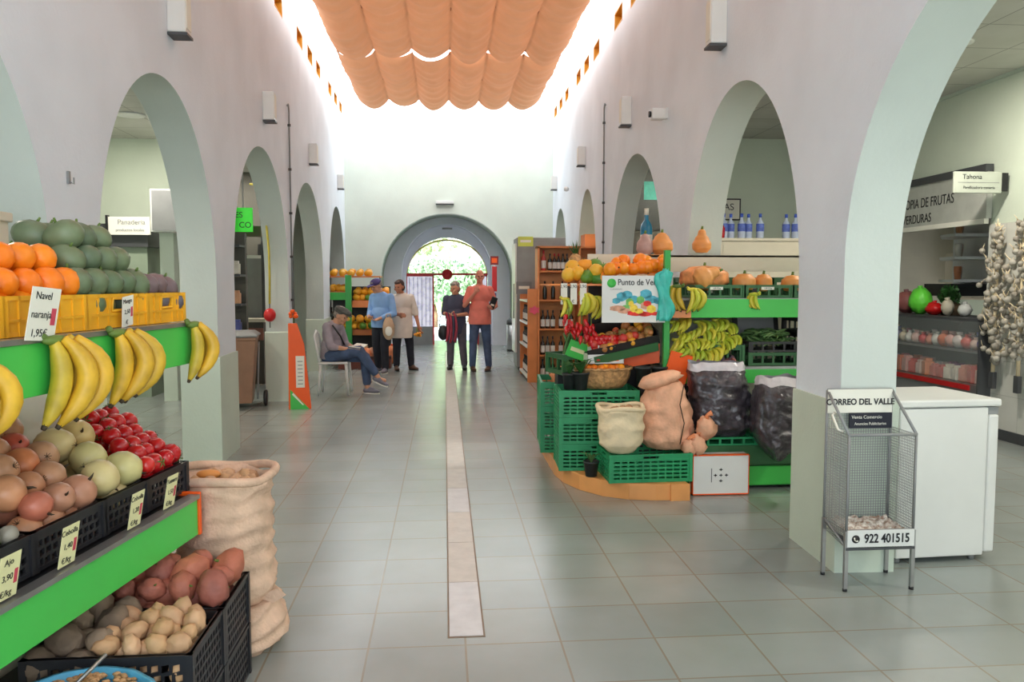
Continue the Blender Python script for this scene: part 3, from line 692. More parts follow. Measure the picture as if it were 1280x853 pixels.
# bottom level: stacked black crates of roots
def fill(P, x0, x1, y0, y1, z, d, label, group, lay=2, mound=.03, jit=.012, sc=(.8, 1.15)):
    for k in range(lay):
        y = y0+(d*.4 if k % 2 else 0)
        while y < y1:
            x = x0+(d*.4 if k % 2 else 0)
            while x < x1:
                u = 1-abs((x-(x0+x1)/2)/((x1-x0)/2+.001))**2; v = 1-abs((y-(y0+y1)/2)/((y1-y0)/2+.001))**2
                P(V((x+random.uniform(-jit, jit), y+random.uniform(-jit, jit), z+k*d*.55+mound*u*v)), rrot(), random.uniform(*sc), label, group); x += d
            y += d
for (x0, x1, y0, y1, z, lb) in ((-1.24, -.765, 2.39, 2.72, 0, 'black mesh crate under the potato crate, on the floor by the jute sack'), (-1.24, -.765, 2.39, 2.72, .2, 'black mesh crate full of potatoes under the green shelf'),
        (-1.24, -.765, 2.745, 3.07, 0, 'black mesh crate under the crate of red roots, on the floor'), (-1.24, -.765, 2.745, 3.07, .2, 'black mesh crate full of red roots beside the jute sack'),
        (-1.19, -.80, 1.95, 2.36, 0, 'black crate standing under the blue bag of peanuts')):
    o = mesh_crate(x1-x0, y1-y0, .195 if z or x0 < -1.2 else .27, M['crate_black'], 'black', 'black_crate'); o.location = ((x0+x1)/2, (y0+y1)/2, z+.001); tag(o, lb, 'crate')
fill(f_potato, -1.02, -.80, 2.43, 2.69, .33, .07, 'sandy brown potato in the lower black crate', 'potatoes in the lower black crate', 3, .03)
fill(f_yam, -1.20, -1.05, 2.44, 2.70, .35, .10, 'dusty brown root beside the potatoes in the lower black crate', 'brown roots beside the potatoes', 2, .02)
fill(f_sweet, -1.2, -.81, 2.80, 3.05, .34, .095, 'reddish root in the black crate beside the sack', 'red roots in the lower black crate', 3, .03, sc=(.7, 1.25))
for (x, y, lb) in ((-.757, 2.56, 'small white price tag on the end of the lower potato crates'),):
    t = empty('price_tag', (x, y, .09), lb, 'price card', rot=(0, 0, PI/2)); G().box(-.02, .02, -.006, -.004, 0, .09).build('card', M['paper'], t); text('lettering', '1€', .03, M['ink'], t, (0, -.007, .05), ext=.0003)
# blue bag of peanuts with a scoop
bb = empty('peanut_bag', (-1.0, 2.16, .28), 'open light blue plastic bag of peanuts with a metal scoop rim, bottom left', 'bag')
prof = [(.15, 0), (.185, .03), (.19, .06), (.2, .085), (.205, .1), (.19, .1), (.18, .075)]
g = G(); rs = []
for (r, z) in prof: rs.append([(r*(1+.06*noise.noise(V((math.cos(a)*3, math.sin(a)*3, z*12))))*math.cos(a), r*1.0*(1+.06*noise.noise(V((math.cos(a)*3, math.sin(a)*3, z*12+5))))*math.sin(a), z+.012*noise.noise(V((a*2, z, 1)))) for a in [2*PI*k/40 for k in range(40)]])
g.rings(rs, 0, True, False).build('bag', M['blue_bag'], bb)
g = G(); rnd = random.Random(5)
for k in range(420):
    a = rnd.uniform(0, 6.28); r = .175*math.sqrt(rnd.random()); g.ell((r*math.cos(a), r*math.sin(a), .088+.035*(1-r/.18)+rnd.uniform(0, .008)), (.011, .0065, .006), 6, 4, 0, None)
o = g.build('loose_peanuts', M['peanut'], bb); o['kind'] = 'stuff'
sc_ = empty('metal_scoop', (-1.06, 2.2, .36), 'small steel scoop lying on the peanuts in the blue bag', 'scoop', rot=(.1, -.35, .9))
G().tube([(0, 0, 0), (.16, 0, .03)], [.006, .006], 6).build('handle', M['steel'], sc_)
g = G(); g.rings([[(-.1+.1*u, .03*math.cos(PI+PI*k/10), .03*math.sin(PI+PI*k/10)+.03) for k in range(11)] for u in (0, .5, 1)], 0, False, False).build('scoop_bowl', M['steel'], sc_)

# ---------------------------------------------------------------- sacks
def sack(name, loc, prof, m, label, cat='sack', seg=56, wr=.05, fz=22, lean=(0, 0), open_=True, seed=0, sx=1, sy=1, rz=0, rim=None, horiz=True, parts=()):
    root = empty(name, loc, label, cat, rz=rz); rs = []
    zs_ = []; n = 46
    L_ = [0]
    for i in range(1, len(prof)): L_.append(L_[-1]+math.dist(prof[i], prof[i-1]))
    def P_(t):
        d = t*L_[-1]
        for i in range(1, len(prof)):
            if d <= L_[i] or i == len(prof)-1:
                u = (d-L_[i-1])/max(1e-6, L_[i]-L_[i-1]); u2 = u*u*(3-2*u)*.5+u*.5; return (prof[i-1][0]+(prof[i][0]-prof[i-1][0])*u, prof[i-1][1]+(prof[i][1]-prof[i-1][1])*u)
    for i in range(n+1):
        r, z = P_(i/n); ring = []
        for j in range(seg):
            a = 2*PI*j/seg; q = V((math.cos(a)*1.1+seed*3, math.sin(a)*1.1, 0))
            fold = 1-2*abs(math.sin(z*fz*3.2+3.2*noise.noise(q*1.2+V((0, 0, z*3)))+seed)) if horiz else math.sin(a*9+5*noise.noise(q+V((0, 0, z*5))))
            k = 1+wr*(.75*fold+1.1*noise.noise(q*1.3+V((0, 0, z*7)))+.5*noise.noise(q*4+V((0, 0, z*26))))
            ring.append((r*k*sx*math.cos(a)+lean[0]*z, r*k*sy*math.sin(a)+lean[1]*z, z+.012*noise.noise(q*2)*(1 if z > .03 else 0)))
        rs.append(ring)
    G().rings(rs, 0, True, not open_).build('sack_cloth', m, root)
    if rim:
        rr, zz = prof[-3] if len(prof) > 3 else prof[-1]
        pts = [(rr*1.02*sx*math.cos(a)*(1+.05*math.sin(a*5))+lean[0]*zz, rr*1.02*sy*math.sin(a)*(1+.05*math.sin(a*4+1))+lean[1]*zz, zz+.012*math.sin(a*3)) for a in [2*PI*k/40 for k in range(41)]]
        G().tube(pts, rim, 8, caps=False).build('rolled_rim', m, root)
    return root
s1 = sack('jute_sack', (-.905, 3.32, .20), [(.0, 0), (.15, .0), (.20, .05), (.195, .2), (.19, .36), (.185, .46), (.2, .51), (.19, .525), (.165, .5), (.16, .46)], M['bag_jute'], 'open beige jute sack of potatoes standing at the end of the left rack', wr=.06, fz=13, rim=.018, seed=2)
s2 = sack('jute_sack', (-.90, 3.34, 0), [(.0, 0), (.19, .0), (.235, .05), (.225, .14), (.2, .205), (.0, .21)], M['bag_jute'], 'full beige jute sack lying beneath the open potato sack', wr=.07, fz=14, seed=4)
fl = G().prism([(0, 0), (.09, .03), (.12, .0), (.07, -.03)], [], 0, .01, 0, Matrix.Rotation(PI/2, 4, 'X')).build('loose_corner', M['bag_jute'], s1, loc=(.13, -.06, .03))
for k in range(30):
    a = random.uniform(0, 6.28); r = .135*math.sqrt(random.random())
    f_potato(V((-.905+r*math.cos(a), 3.32+r*math.sin(a), .675+.02*(1-r/.14)+(k % 2)*.015)), rrot(), .85, 'sandy potato showing in the mouth of the open jute sack', 'potatoes in the open jute sack')
tag(G().ell((0, 0, 0), (.05, .022, .02), 12, 8, 0, None, .1).build('orange_root', M['pumpkin'], loc=(-.97, 3.33, .72)), 'orange root lying on the potatoes in the open jute sack', 'root vegetable')
cb = empty('cream_box', (-1.98, 3.46, 1.34), 'cream box behind the oranges at the left edge of the photo', 'box')
G().box(-.14, .14, -.12, .12, 0, .42).build('box_body', M['cream'], cb); G().box(-.155, .155, -.135, .135, .42, .46).build('lid', M['cream'], cb, bevel=.006)
st = empty('box_stand', (-1.98, 3.46, 0), 'plain wooden stand hidden behind the left rack under the cream box', 'stand'); G().box(-.16, .16, -.14, .14, 0, 1.338).build('cabinet', M['cream'], st)
# ================================================================= RIGHT STALL
base = empty('corner_platform', (1.3, 6.1, 0), 'low curved orange wood platform under the green crates on the right', 'platform')
pts = [(1.68, 5.34), (1.45, 5.35), (1.27, 5.39), (1.1, 5.5), (.97, 5.68), (.885, 5.9), (.85, 6.15), (.85, 7.1), (1.68, 7.1)]
o = G().prism(pts, [], 0, .115).build('curved_plinth', M['wood'], base, bevel=.003); o.location = -base.location
o = G().box(1.55, 1.685, 5.33, 5.345, .0, .117).build('front_plank', M['wood'], base); o.location = -base.location
unit = empty('produce_stand', (2.2, 6.0, 0), 'green and orange produce stand running through the right arch', 'shelf unit')
def up(name, g, m, bevel=0):
    o = g.build(name, m, unit, bevel=bevel); o.location = -unit.location; return o
up('base_board', G().box(1.74, 3.3, 5.60, 5.62, .03, .17), M['green'], .003)
up('base_board', G().box(1.74, 3.3, 5.57, 5.59, .19, .33), M['crate_dgreen'], .003)
up('base_frame', G().box(1.74, 3.3, 5.62, 6.6, .02, .32), M['crate_dgreen'])
up('lower_shelf', G().box(1.68, 3.3, 5.9, 6.9, .85, .87), M['steel'])
up('lower_fascia', G().box(1.70, 3.3, 5.885, 5.9, .745, .85), M['green'], .002)
up('upper_shelf', G().box(1.68, 3.3, 5.9, 6.9, 1.375, 1.39), M['steel'])
up('upper_fascia', G().box(1.84, 3.3, 5.885, 5.9, 1.245, 1.385), M['green'], .002)
up('shelf_corner', G().prism([(1.66, 5.9), (1.84, 5.86), (1.84, 6.1), (1.66, 6.1)], [], 1.245, 1.30), M['wood_red'], .002)
up('back_panel', G().box(1.68, 3.3, 6.88, 6.9, .3, 1.38), M['cream'])
up('top_back_board', G().box(1.68, 3.3, 6.5, 6.52, 1.6, 1.735), M['cream'])
up('top_ledge', G().box(1.68, 3.3, 6.5, 6.8, 1.72, 1.737), M['cream'])
for x, y in ((1.655, 5.88), (1.655, 6.7)): up('post', G().box(x-.022, x+.022, y-.022, y+.022, .32, 1.75), M['green_post'], .002)
up('post', G().box(3.2, 3.24, 6.6, 6.64, .32, 1.72), M['green_post'])
# orange/green sloping side display
up('slope_board', G().add([(1.30, 6.08, .96), (1.63, 5.96, 1.06), (1.63, 5.96, .90), (1.30, 6.08, .84), (1.30, 6.1, .96), (1.63, 5.98, 1.06), (1.63, 5.98, .90), (1.30, 6.1, .84)], [(0, 1, 2, 3), (4, 5, 6, 7), (0, 1, 5, 4), (2, 3, 7, 6), (1, 2, 6, 5), (0, 3, 7, 4)]), M['orange_panel'])
up('orange_board', G().box(1.63, 1.80, 5.83, 5.85, .68, 1.0, 0, Matrix.Translation((1.67, 5.8, .8)) @ Matrix.Rotation(.28, 4, 'Y') @ Matrix.Translation((-1.67, -5.8, -.8))), M['orange_panel'])
up('display_core', G().box(1.16, 1.62, 6.2, 6.9, .115, .95), M['black'])
up('left_shelf', G().prism([(.82, 6.25), (.95, 6.05), (1.64, 5.98), (1.64, 6.9), (.82, 6.9)], [], 1.485, 1.50), M['wood_red'])
up('left_back_board', G().box(1.15, 1.64, 6.4, 6.42, 1.56, 1.74), M['cream'])

gc = Proto(mesh_crate(.575, .39, .198, M['crate_green'], 'green', 'green_crate')); gc.o['category'] = 'crate'
def P3(px, py, Y): return at(px, py, Y)
for k, lb in enumerate(('bottom green crate of the stack of three on the curved platform', 'middle green crate of the stack of three on the curved platform', 'top green crate of the stack of three, carrying the wicker basket')):
    gc((1.14, 5.98, .117+.2*k), (0, 0, -.04), label=lb)
gc((1.42, 5.60, .117), (0, 0, .03), label='single green crate at the front of the platform under the two open sacks')
gc((1.0, 6.72, .50), (0, 0, 1.5), label='green crate with orange nets behind the stack of three crates')
gc((1.0, 6.72, .30), (0, 0, 1.5), label='green crate beneath the one with orange nets, at the left edge of the stand')
gc((1.0, 6.72, .117), (0, 0, 1.5), label='lowest green crate at the left rear of the platform')
lidc = mesh_crate(.57, .4, .06, M['crate_green'], 'slot', 'crate_tray'); lidc.location = (1.98, 5.78, .332); tag(lidc, 'shallow green tray under the left shiny grey bag', 'crate')
lidc = mesh_crate(.57, .4, .06, M['crate_green'], 'slot', 'crate_tray'); lidc.location = (2.57, 5.78, .332); tag(lidc, 'shallow green tray under the right shiny grey bag', 'crate')
# sacks on the stand
sack('cream_sack', (1.23, 5.50, .318), [(.0, 0), (.09, .0), (.15, .06), (.165, .18), (.158, .26), (.17, .305), (.155, .315), (.135, .29), (.13, .24)], M['bag_cream'], 'small cream cloth sack of yellow fruit on the front green crate', wr=.04, fz=9, rim=.016, seed=1)
for k in range(16):
    a = random.uniform(0, 6.28); r = .09*math.sqrt(random.random())
    f_potato(V((1.23+r*math.cos(a), 5.50+r*math.sin(a), .595+.012*(k % 3))), rrot(), .8, 'yellow tuber showing in the mouth of the small cream sack', 'tubers in the small cream sack')
s = sack('mesh_sack', (1.60, 5.62, .318), [(.0, 0), (.14, .0), (.2, .07), (.195, .2), (.185, .32), (.15, .42), (.11, .48), (.0, .49)], M['bag_pink'], 'large salmon mesh sack of produce with folded top beside the cream sack', wr=.07, fz=7, seed=3, open_=False, lean=(-.05, 0), sy=.75)
g = G(); g.ell((0, 0, 0), (.17, .08, .055), 16, 9, 0, None, .3, 2.5, 2); o = g.build('folded_top', M['bag_pink'], s, loc=(-.07, -.05, .50), rot=(0, -.25, .1))
G().tube([(.05, -.155, .05), (.08, -.15, .2), (.05, -.14, .33), (.09, -.10, .47)], .004, 5).build('tie_cord', M['dark_tip'], s)
for (x, z, r, lb) in ((1.80, .36, .07, 'left small orange net bag between mesh sack and grey bag'), (1.86, .48, .075, 'upper small orange net bag between mesh sack and grey bag'), (1.74, .34, .06, 'lowest small orange net bag spilling beside the mesh sack')):
    nb = empty('net_bag', (x-.02, 5.48, z), lb, 'bag'); G().ell((0, 0, 0), (r*.9, r*.8, r*1.1), 14, 9, 0, None, .45, 2.5, int(z*50)).build('net', M['bag_pink'], nb); G().tube([(0, 0, r*.9), (.01, 0, r*1.25), (.04, -.01, r*1.45)], [.02, .012, .022], 8).build('knot', M['bag_orange'], nb)
def film_bag(loc, w, h, lb, seed, open_=False, pts_=False):
    root = empty('plastic_bag', loc, lb, 'bag'); rs = []; n = 40; seg = 64
    for i in range(n+1):
        v = i/n; z = h*v; ring = []
        wid = w*(.38+.12*min(1, v*5)) if not pts_ else w*(.06+.46*min(1, v*2.6)**.8)
        dep = .15*min(1, .25+v*4)*(1 if v < .75 else 1-(v-.75)*2.6)+.012
        for j in range(seg):
            a = 2*PI*j/seg; ca, sa = math.cos(a), math.sin(a); sq = lambda u: math.copysign(abs(u)**.7, u)
            q = V((ca*1.5+seed*2, sa, z*5)); wv = .13*noise.noise(q*1.5)+.22*(abs(noise.noise(V((ca*3+seed, sa, z*17+ca*2))))-.2)+.12*(abs(noise.noise(V((ca*7, seed+sa, z*40))))-.2)
            ring.append((wid*sq(ca)*(1+wv*.4)+(.02*math.sin(z*6+seed)), dep*sq(sa)*(1+wv*1.6), z+(.02*noise.noise(V((ca*3, sa, seed))) if i > 2 else 0)))
        rs.append(ring)
    G().rings(rs[:38], 0, True, True).build('filled_body', M['bag_grey'], root)
    G().rings([[(p[0]*1.01, p[1]*1.03, p[2]) for p in r] for r in rs[36:]], 0, True, False).build('clear_rim', M['bag_rim'], root)
    return root
film_bag((2.0, 5.70, .36), .42, .57, 'left shiny grey plastic bag filled with dark produce, tallest on the stand', 1)
film_bag((2.36, 5.44, .25), .36, .60, 'right shiny grey plastic bag with pointed bottom, beside the pier', 4, pts_=True)
bx_ = empty('white_box', (1.945, 5.48, .005), 'white cardboard box with orange edges and a small printed mark below the stand', 'box')
G().box(-.2, .2, -.03, .07, 0, .285).build('box_body', M['white'], bx_); G().box(-.205, .205, -.034, .074, 0, .008).box(-.205, -.2, -.034, .0, 0, .287).box(.2, .205, -.034, .0, 0, .287).box(-.205, .205, -.034, .0, .28, .287).build('orange_edging', M['orange_panel'], bx_)
g = G(); g.box(-.07, -.066, -.032, -.0305, .09, .19)
for (x, z) in ((-.04, .14), (0, .14), (.04, .14), (0, .18), (0, .1)): g.box(x-.012, x+.012, -.032, -.0305, z-.003, z+.003); g.box(x-.003, x+.003, -.032, -.0305, z-.01, z+.01)
g.build('printed_mark', M['ink'], bx_)

# top of the crate stack: basket, pots, punnets
bk = empty('wicker_basket', (1.19, 5.96, .718), 'round wicker basket of fruit on top of the green crate stack', 'basket')
rs = []
for (r, z) in [(.15, 0), (.18, .03), (.205, .08), (.215, .13), (.225, .145), (.205, .15), (.19, .12), (.17, .04)]:
    rs.append([(r*(1+.018*math.sin(a*28+z*200))*math.cos(a), r*.8*(1+.018*math.sin(a*28+z*200))*math.sin(a), z) for a in [2*PI*k/84 for k in range(84)]])
G().rings(rs, 0, True, True).build('woven_body', M['wicker'], bk)
G().tube([(.222*math.cos(a), .178*math.sin(a), .148+.004*math.sin(a*20)) for a in [2*PI*k/48 for k in range(49)]], .011, 6, caps=False).build('braided_rim', M['wicker'], bk)
G().lathe([(0, .09), (.16, .085), (.19, .1)], 24, sy=.8).build('liner', M['bag_cream'], bk)
for i in range(26):
    a = random.uniform(0, 6.28); r = .15*math.sqrt(random.random())
    f_orange(V((1.19+r*math.cos(a), 5.96+r*.75*math.sin(a), .83+.035*(i % 2))), rrot(), .72, 'small orange fruit piled in the wicker basket', 'oranges in the wicker basket')
def punnet(loc, w, lb, n=36, P=None, grp=''):
    r = empty('punnet', loc, lb, 'punnet', rz=.05)
    g = G(); g.box(-w/2, w/2, -.09, .09, 0, .006)
    for (a, b, c, d) in ((-w/2, w/2, -.09, -.085), (-w/2, w/2, .085, .09), (-w/2, -w/2+.005, -.09, .09), (w/2-.005, w/2, -.09, .09)): g.box(a, b, c, d, 0, .075)
    g.build('tray', M['white'], r); return r
pn = punnet((1.20, 6.0, .90), .28, 'lower white cardboard tray printed with a tomato on the basket')
G().ell((-.06, -.094, .04), (.022, .003, .02), 12, 7).build('printed_tomato', M['red'], pn); G().box(.0, .1, -.0925, -.0905, .02, .05).build('printed_band', M['orange_panel'], pn)
pn = punnet((1.22, 6.03, .985), .27, 'upper white tray heaped with small red tomatoes above the basket')
for k in range(40): f_tomato(V((1.10+.24*(k % 8)/7+random.uniform(-.01, .01), 5.95+.14*((k//8) % 3)/2, 1.05+(.03 if k > 23 else 0)+random.uniform(0, .01))), rrot(), .68, 'small red tomato heaped on the upper white tray', 'tomatoes on the upper white tray')
def plant_pot(loc, r, h, lb, leaves=8, lh=.12, m=None, seed=0, cat='plant'):
    rnd = random.Random(seed); t = empty('potted_plant' if leaves else 'black_pot', loc, lb, cat)
    G().lathe([(r*.75, 0), (r*.98, h*.88), (r*1.08, h*.88), (r*1.1, h), (r*.98, h), (r*.9, h*.85), (0, h*.84)], 18).build('pot', M['pot'], t)
    if leaves:
        g = G()
        for k in range(leaves):
            a = k*2.4; ln = lh*rnd.uniform(.6, 1.2); out = rnd.uniform(.3, 1); p1 = V((math.cos(a)*out*ln*.5, math.sin(a)*out*ln*.5, h*.85+ln*.7)); p2 = V((math.cos(a)*out*ln, math.sin(a)*out*ln, h*.85+ln*(1-.3*out)))
            w = V((-math.sin(a), math.cos(a), 0))*ln*.16
            g.add([V((0, 0, h*.84)), p1-w, p1+w, p2], [(0, 1, 2), (1, 3, 2)])
        g.build('leaves', m or M['darkleaf'], t)
    return t
plant_pot((.92, 5.86, .718), .052, .12, 'left black pot with thin leaves on the green crate stack', 9, .12, seed=1)
plant_pot((1.0, 5.82, .718), .06, .13, 'right black pot with trailing leaves on the green crate stack', 14, .13, seed=2)
pb = empty('pot_shelf', (1.50, 5.85, .117), 'black crate stack carrying empty black pots behind the salmon sack', 'stand'); G().box(-.05, .14, -.04, .05, 0, .60).box(-.06, .15, -.05, .06, .58, .615).box(-.06, .15, -.05, .06, .28, .31).build('crate_body', M['black'], pb)
plant_pot((1.475, 5.85, .733), .058, .15, 'left empty black plastic pot behind the salmon sack', 0, cat='pot')
plant_pot((1.60, 5.85, .733), .058, .15, 'right empty black plastic pot behind the salmon sack', 0, cat='pot')
plant_pot((1.045, 5.62, .117), .055, .11, 'small black pot with a green seedling on the curved platform', 9, .09, M['gbean'], 5)
for (x, y, z, lb) in ((.98, 6.62, .72, 'orange net bag in the left rear green crate, front one'), (1.02, 6.82, .72, 'orange net bag in the left rear green crate, rear one')):
    nb = empty('net_bag', (x, y, z), lb, 'bag'); G().ell((0, 0, 0), (.1, .1, .07), 14, 9, 0, None, .3, 2.5, int(x*50)).build('net', M['bag_orange'], nb); G().tube([(0, 0, .05), (.01, 0, .09), (.04, -.01, .1)], [.02, .012, .022], 8).build('knot', M['orange_panel'], nb)
# leek / herb crate with green card, left of punnets
lc = mesh_crate(.3, .3, .16, M['crate_dgreen'], 'slot', 'green_crate'); lc.location = (1.0, 6.22, .80); lc.rotation_euler = (0, 0, .3); tag(lc, 'small dark green crate of leeks behind the basket', 'crate')
st2 = empty('crate_stand', (1.0, 6.22, .115), 'black stand carrying the leek crate', 'stand'); G().box(-.12, .12, -.02, .14, 0, .683).build('stand_body', M['black'], st2)
for k in range(12):
    le = G(); a = random.uniform(-.6, .6); le.tube([(0, 0, 0), (.03*a, -.02, .1), (.1*a, -.05, .2), (.16*a, -.10, .26)], [.011, .011, .016, .006], 6, flat=.7)
    lo = le.build('leek', M['gbean']); lo.location = (.92+.17*(k % 6)/5, 6.14+.1*(k//6), .86); tag(lo, 'green leek standing in the small crate behind the basket', 'leek', 'leeks in the small green crate')
gcard = empty('green_card', (.99, 6.04, .93), 'bright green price card leaning on the leek crate', 'price card', rot=(.15, .35, .1)); G().box(-.085, .085, -.002, .002, 0, .13).build('card', M['green'], gcard); G().box(-.06, .05, -.004, -.002, .05, .08).build('card_strip', M['yellowpaper'], gcard)

# middle sloping black tray with mixed fruit
tm_ = Matrix.Translation((1.40, 6.02, 1.03)) @ Matrix.Rotation(-.22, 4, 'Y') @ Matrix.Rotation(.25, 4, 'X')
tr_ = empty('fruit_tray', (0, 0, 0), 'sloping black tray of mixed red and yellow fruit under the market sign', 'tray'); tr_.matrix_world = tm_
G().box(-.34, .22, -.1, .2, 0, .02).box(-.34, .22, -.11, -.1, 0, .07).box(-.34, .22, .2, .21, 0, .16).box(.21, .22, -.1, .2, 0, .1).build('tray_body', M['black'], tr_)
G().box(-.3, .2, -.125, -.112, -.05, .015).build('green_edge', M['crate_dgreen'], tr_)
f_mix = pr('mixed_fruit', 'fruit', M['mixfruit'], (.036, .036, .034), .06, stem='stalk')
for k in range(70):
    p = tm_ @ V((random.uniform(-.31, .19), random.uniform(-.08, .18), .05+(.04 if k % 3 == 0 else 0)))
    f_mix(p, rrot(), random.uniform(.6, 1.1), 'small ripe fruit on the sloping black tray under the sign', 'mixed fruit on the sloping tray')
up('tray_backing', G().box(1.14, 1.62, 6.3, 6.32, .95, 1.485), M['black'])
# sign
sg = empty('market_sign', (1.385, 5.80, 1.215), 'white sign reading Punto de Venta with a picture of vegetables', 'sign', rz=-.03)
G().box(-.235, .235, -.006, .006, 0, .345).build('board', M['white'], sg)
text('lettering', 'Punto de Venta', .062, M['ink'], sg, (.045, -.008, .295), ext=.0004, sx=.85, bold=.0008)
text('small_lettering', 'CANARIAS', .018, M['grey'], sg, (-.13, -.008, .245), ext=.0004)
G().lathe([(0, 0), (.033, 0), (.033, .002), (0, .002)], 24, 0, Matrix.Translation((-.165, -.006, .29)) @ Matrix.Rotation(PI/2, 4, 'X')).build('green_dot', M['green'], sg)
pc_ = {'a': mat('print_blue', S(80, 170, 190), .6, .25, 30), 'b': mat('print_red', S(226, 50, 40), .6, .2, 30), 'c': mat('print_yellow', S(240, 206, 70), .6, .2, 30), 'd': mat('print_tan', S(214, 160, 130), .6, .2, 30), 'e': mat('print_green', S(110, 180, 90), .6, .2, 30)}
blobs = dict(a=[(-.09, .19, .04, .035), (-.05, .205, .04, .03), (-.13, .16, .03, .022), (.09, .21, .045, .035), (.13, .17, .05, .03), (.0, .17, .04, .03), (.18, .16, .035, .025)], e=[(-.03, .15, .03, .03), (.05, .165, .03, .03), (-.06, .11, .03, .02)],
    d=[(-.12, .105, .06, .022), (-.06, .085, .06, .02), (.09, .125, .04, .03)], b=[(.02, .07, .07, .022), (.08, .062, .05, .018), (.16, .065, .04, .014), (.1, .14, .03, .022)], c=[(.0, .105, .03, .03), (.04, .085, .03, .02), (.13, .1, .035, .03), (-.02, .14, .02, .02)])
for q, (k, L_) in enumerate(blobs.items()):
    g = G()
    for (x, z, rx, rz_) in L_: g.add([(x+rx*(1+.15*math.sin(t*3))*math.cos(t*.524), -.0075-.0004*q, z+rz_*math.sin(t*.524)) for t in range(12)], [tuple(range(12))])
    g.build('printed_produce', pc_[k], sg)
tb = empty('turquoise_bag', (1.61, 5.78, 1.235), 'crumpled turquoise plastic bag hanging at the right edge of the market sign', 'bag')
rs = []
for i in range(24):
    v = i/23; rs.append([((.05+.012*math.sin(v*9))*(.4 if i > 21 else 1)*math.cos(a)*(1+.2*math.sin(5*a+v*6))+.012*math.sin(v*7), .025*math.sin(a)*(1+.3*math.sin(4*a+v*9)), .37*v+.01*math.sin(6*a)) for a in [2*PI*k/28 for k in range(28)]])
G().rings(rs).build('bag_body', M['turq'], tb)
g = G()
# hanging bananas, peppers
GB = [(703, 378, 3, M['gbanana'], 'green banana bunch hanging at the left end of the yellow melon shelf', .14), (727, 372, 4, M['gbanana'], 'yellow green banana bunch hanging second on the left of the market sign', .17), (742, 376, 4, M['gbanana'], 'green banana bunch hanging next to the market sign', .17),
      (852, 362, 4, M['banana'], 'orange yellow banana bunch hanging on the green post corner', .19), (862, 366, 5, M['gbanana'], 'green striped banana bunch hanging on the shelf corner right of the post', .17), (947, 372, 4, M['gbanana'], 'small banana bunch hanging on the middle of the green fascia', .12)]
for i, (px, py, n, m, lb, L) in enumerate(GB):
    Y = 6.0 if px < 750 else 5.84
    p = at(px, py-4, Y); banana_bunch(lb, n, p, (0, 0, (.5, -.2, .3, 2.9, .1, 2.7)[i]), L, m, seed=i+11)
for (px, py, lb) in ((711, 392, 'small bunch of red peppers hanging by the green bananas'), (727, 398, 'large bunch of red peppers hanging left of the market sign'), (739, 404, 'lower bunch of red peppers hanging left of the market sign')):
    p = at(px, py, 5.97); t = empty('pepper_bunch', p, lb, 'peppers'); rnd = random.Random(px)
    for k in range(11):
        a = rnd.uniform(0, 6.28); z = -.01-.014*k*.9; q = V((math.cos(a)*.03, math.sin(a)*.02-.01, z)); g = G(); g.tube([q, q+V((math.cos(a)*.012, -.012, -.03)), q+V((math.cos(a)*.016, -.014, -.062))], [.014, .015, .003], 7); g.build('red_pepper', M['pepper'], t)
    G().tube([(0, 0, .05), (0, 0, -.12)], .004, 5).build('string', M['stem'], t)
# upper left shelf: melons, oranges, pineapple
f_mel = pr('yellow_melon', 'melon', M['melon'], (.085, .06, .06), .06, stem='stalk', seed=7)
f_gmel = pr('green_melon', 'melon', M['gmelon'], (.085, .06, .058), .06, stem='stalk', seed=7)
for i, (px, py, Y, f) in enumerate([(711, 343, 6.15, 1), (722, 341, 6.15, 1), (735, 345, 6.12, 2), (745, 338, 6.12, 1), (749, 348, 6.1, 2), (716, 333, 6.3, 1), (731, 332, 6.3, 1), (744, 331, 6.3, 3), (757, 337, 6.2, 3), (757, 348, 6.1, 1)]):
    P = (f_mel, f_mel, f_gmel, f_gmel)[f]
    P(at(px, py+1, Y), (random.uniform(-.3, .3), random.uniform(-.3, .3), random.uniform(0, 6)), .95, ('', 'yellow melon on the shelf left of the market sign', 'green melon among the yellow ones left of the market sign', 'dark green melon on the shelf left of the market sign')[f], ('', 'yellow melons left of the sign', 'green melons left of the sign', 'dark melons left of the sign')[f])
for i in range(8):
    for j in range(2): f_orange(at(763+9.3*i+random.uniform(-2.5, 2.5), 337-7*j*(i % 3 > 0)-(i*.7)+random.uniform(-2, 2), 5.98+.09*j), rrot(), random.uniform(.95, 1.3), 'orange in the row above the market sign', 'oranges above the market sign')
for i, lb in enumerate(('card with black writing at the left end of the melon shelf', 'second small white price card on the melon shelf edge', 'third small white price card on the melon shelf edge')):
    price_card(at(705+12*i, 384, 6.03-.03*i)+V((0, 0, .02)), 0, .05, .16, ['2,90', '€'], 'narrow white price '+lb if i == 0 else lb, tilt=0, m=M['paper'], red=False)
pa = empty('pineapple', at(719, 330, 6.42), 'pineapple with spiky crown at the back of the melon shelf', 'pineapple'); G().ell((0, 0, 0), (.055, .055, .085), 16, 12, 0, None, .12, 9).build('fruit_body', M['wicker'], pa)
g = G()
for k in range(16):
    a = k*2.4; o_ = .02+.045*(k/16); g.add([(.012*math.cos(a-1), .012*math.sin(a-1), .075), (.012*math.cos(a+1), .012*math.sin(a+1), .075), (o_*1.4*math.cos(a), o_*1.4*math.sin(a), .2-.06*k/16)], [(0, 1, 2)])
g.build('leaf_crown', M['darkleaf'], pa)
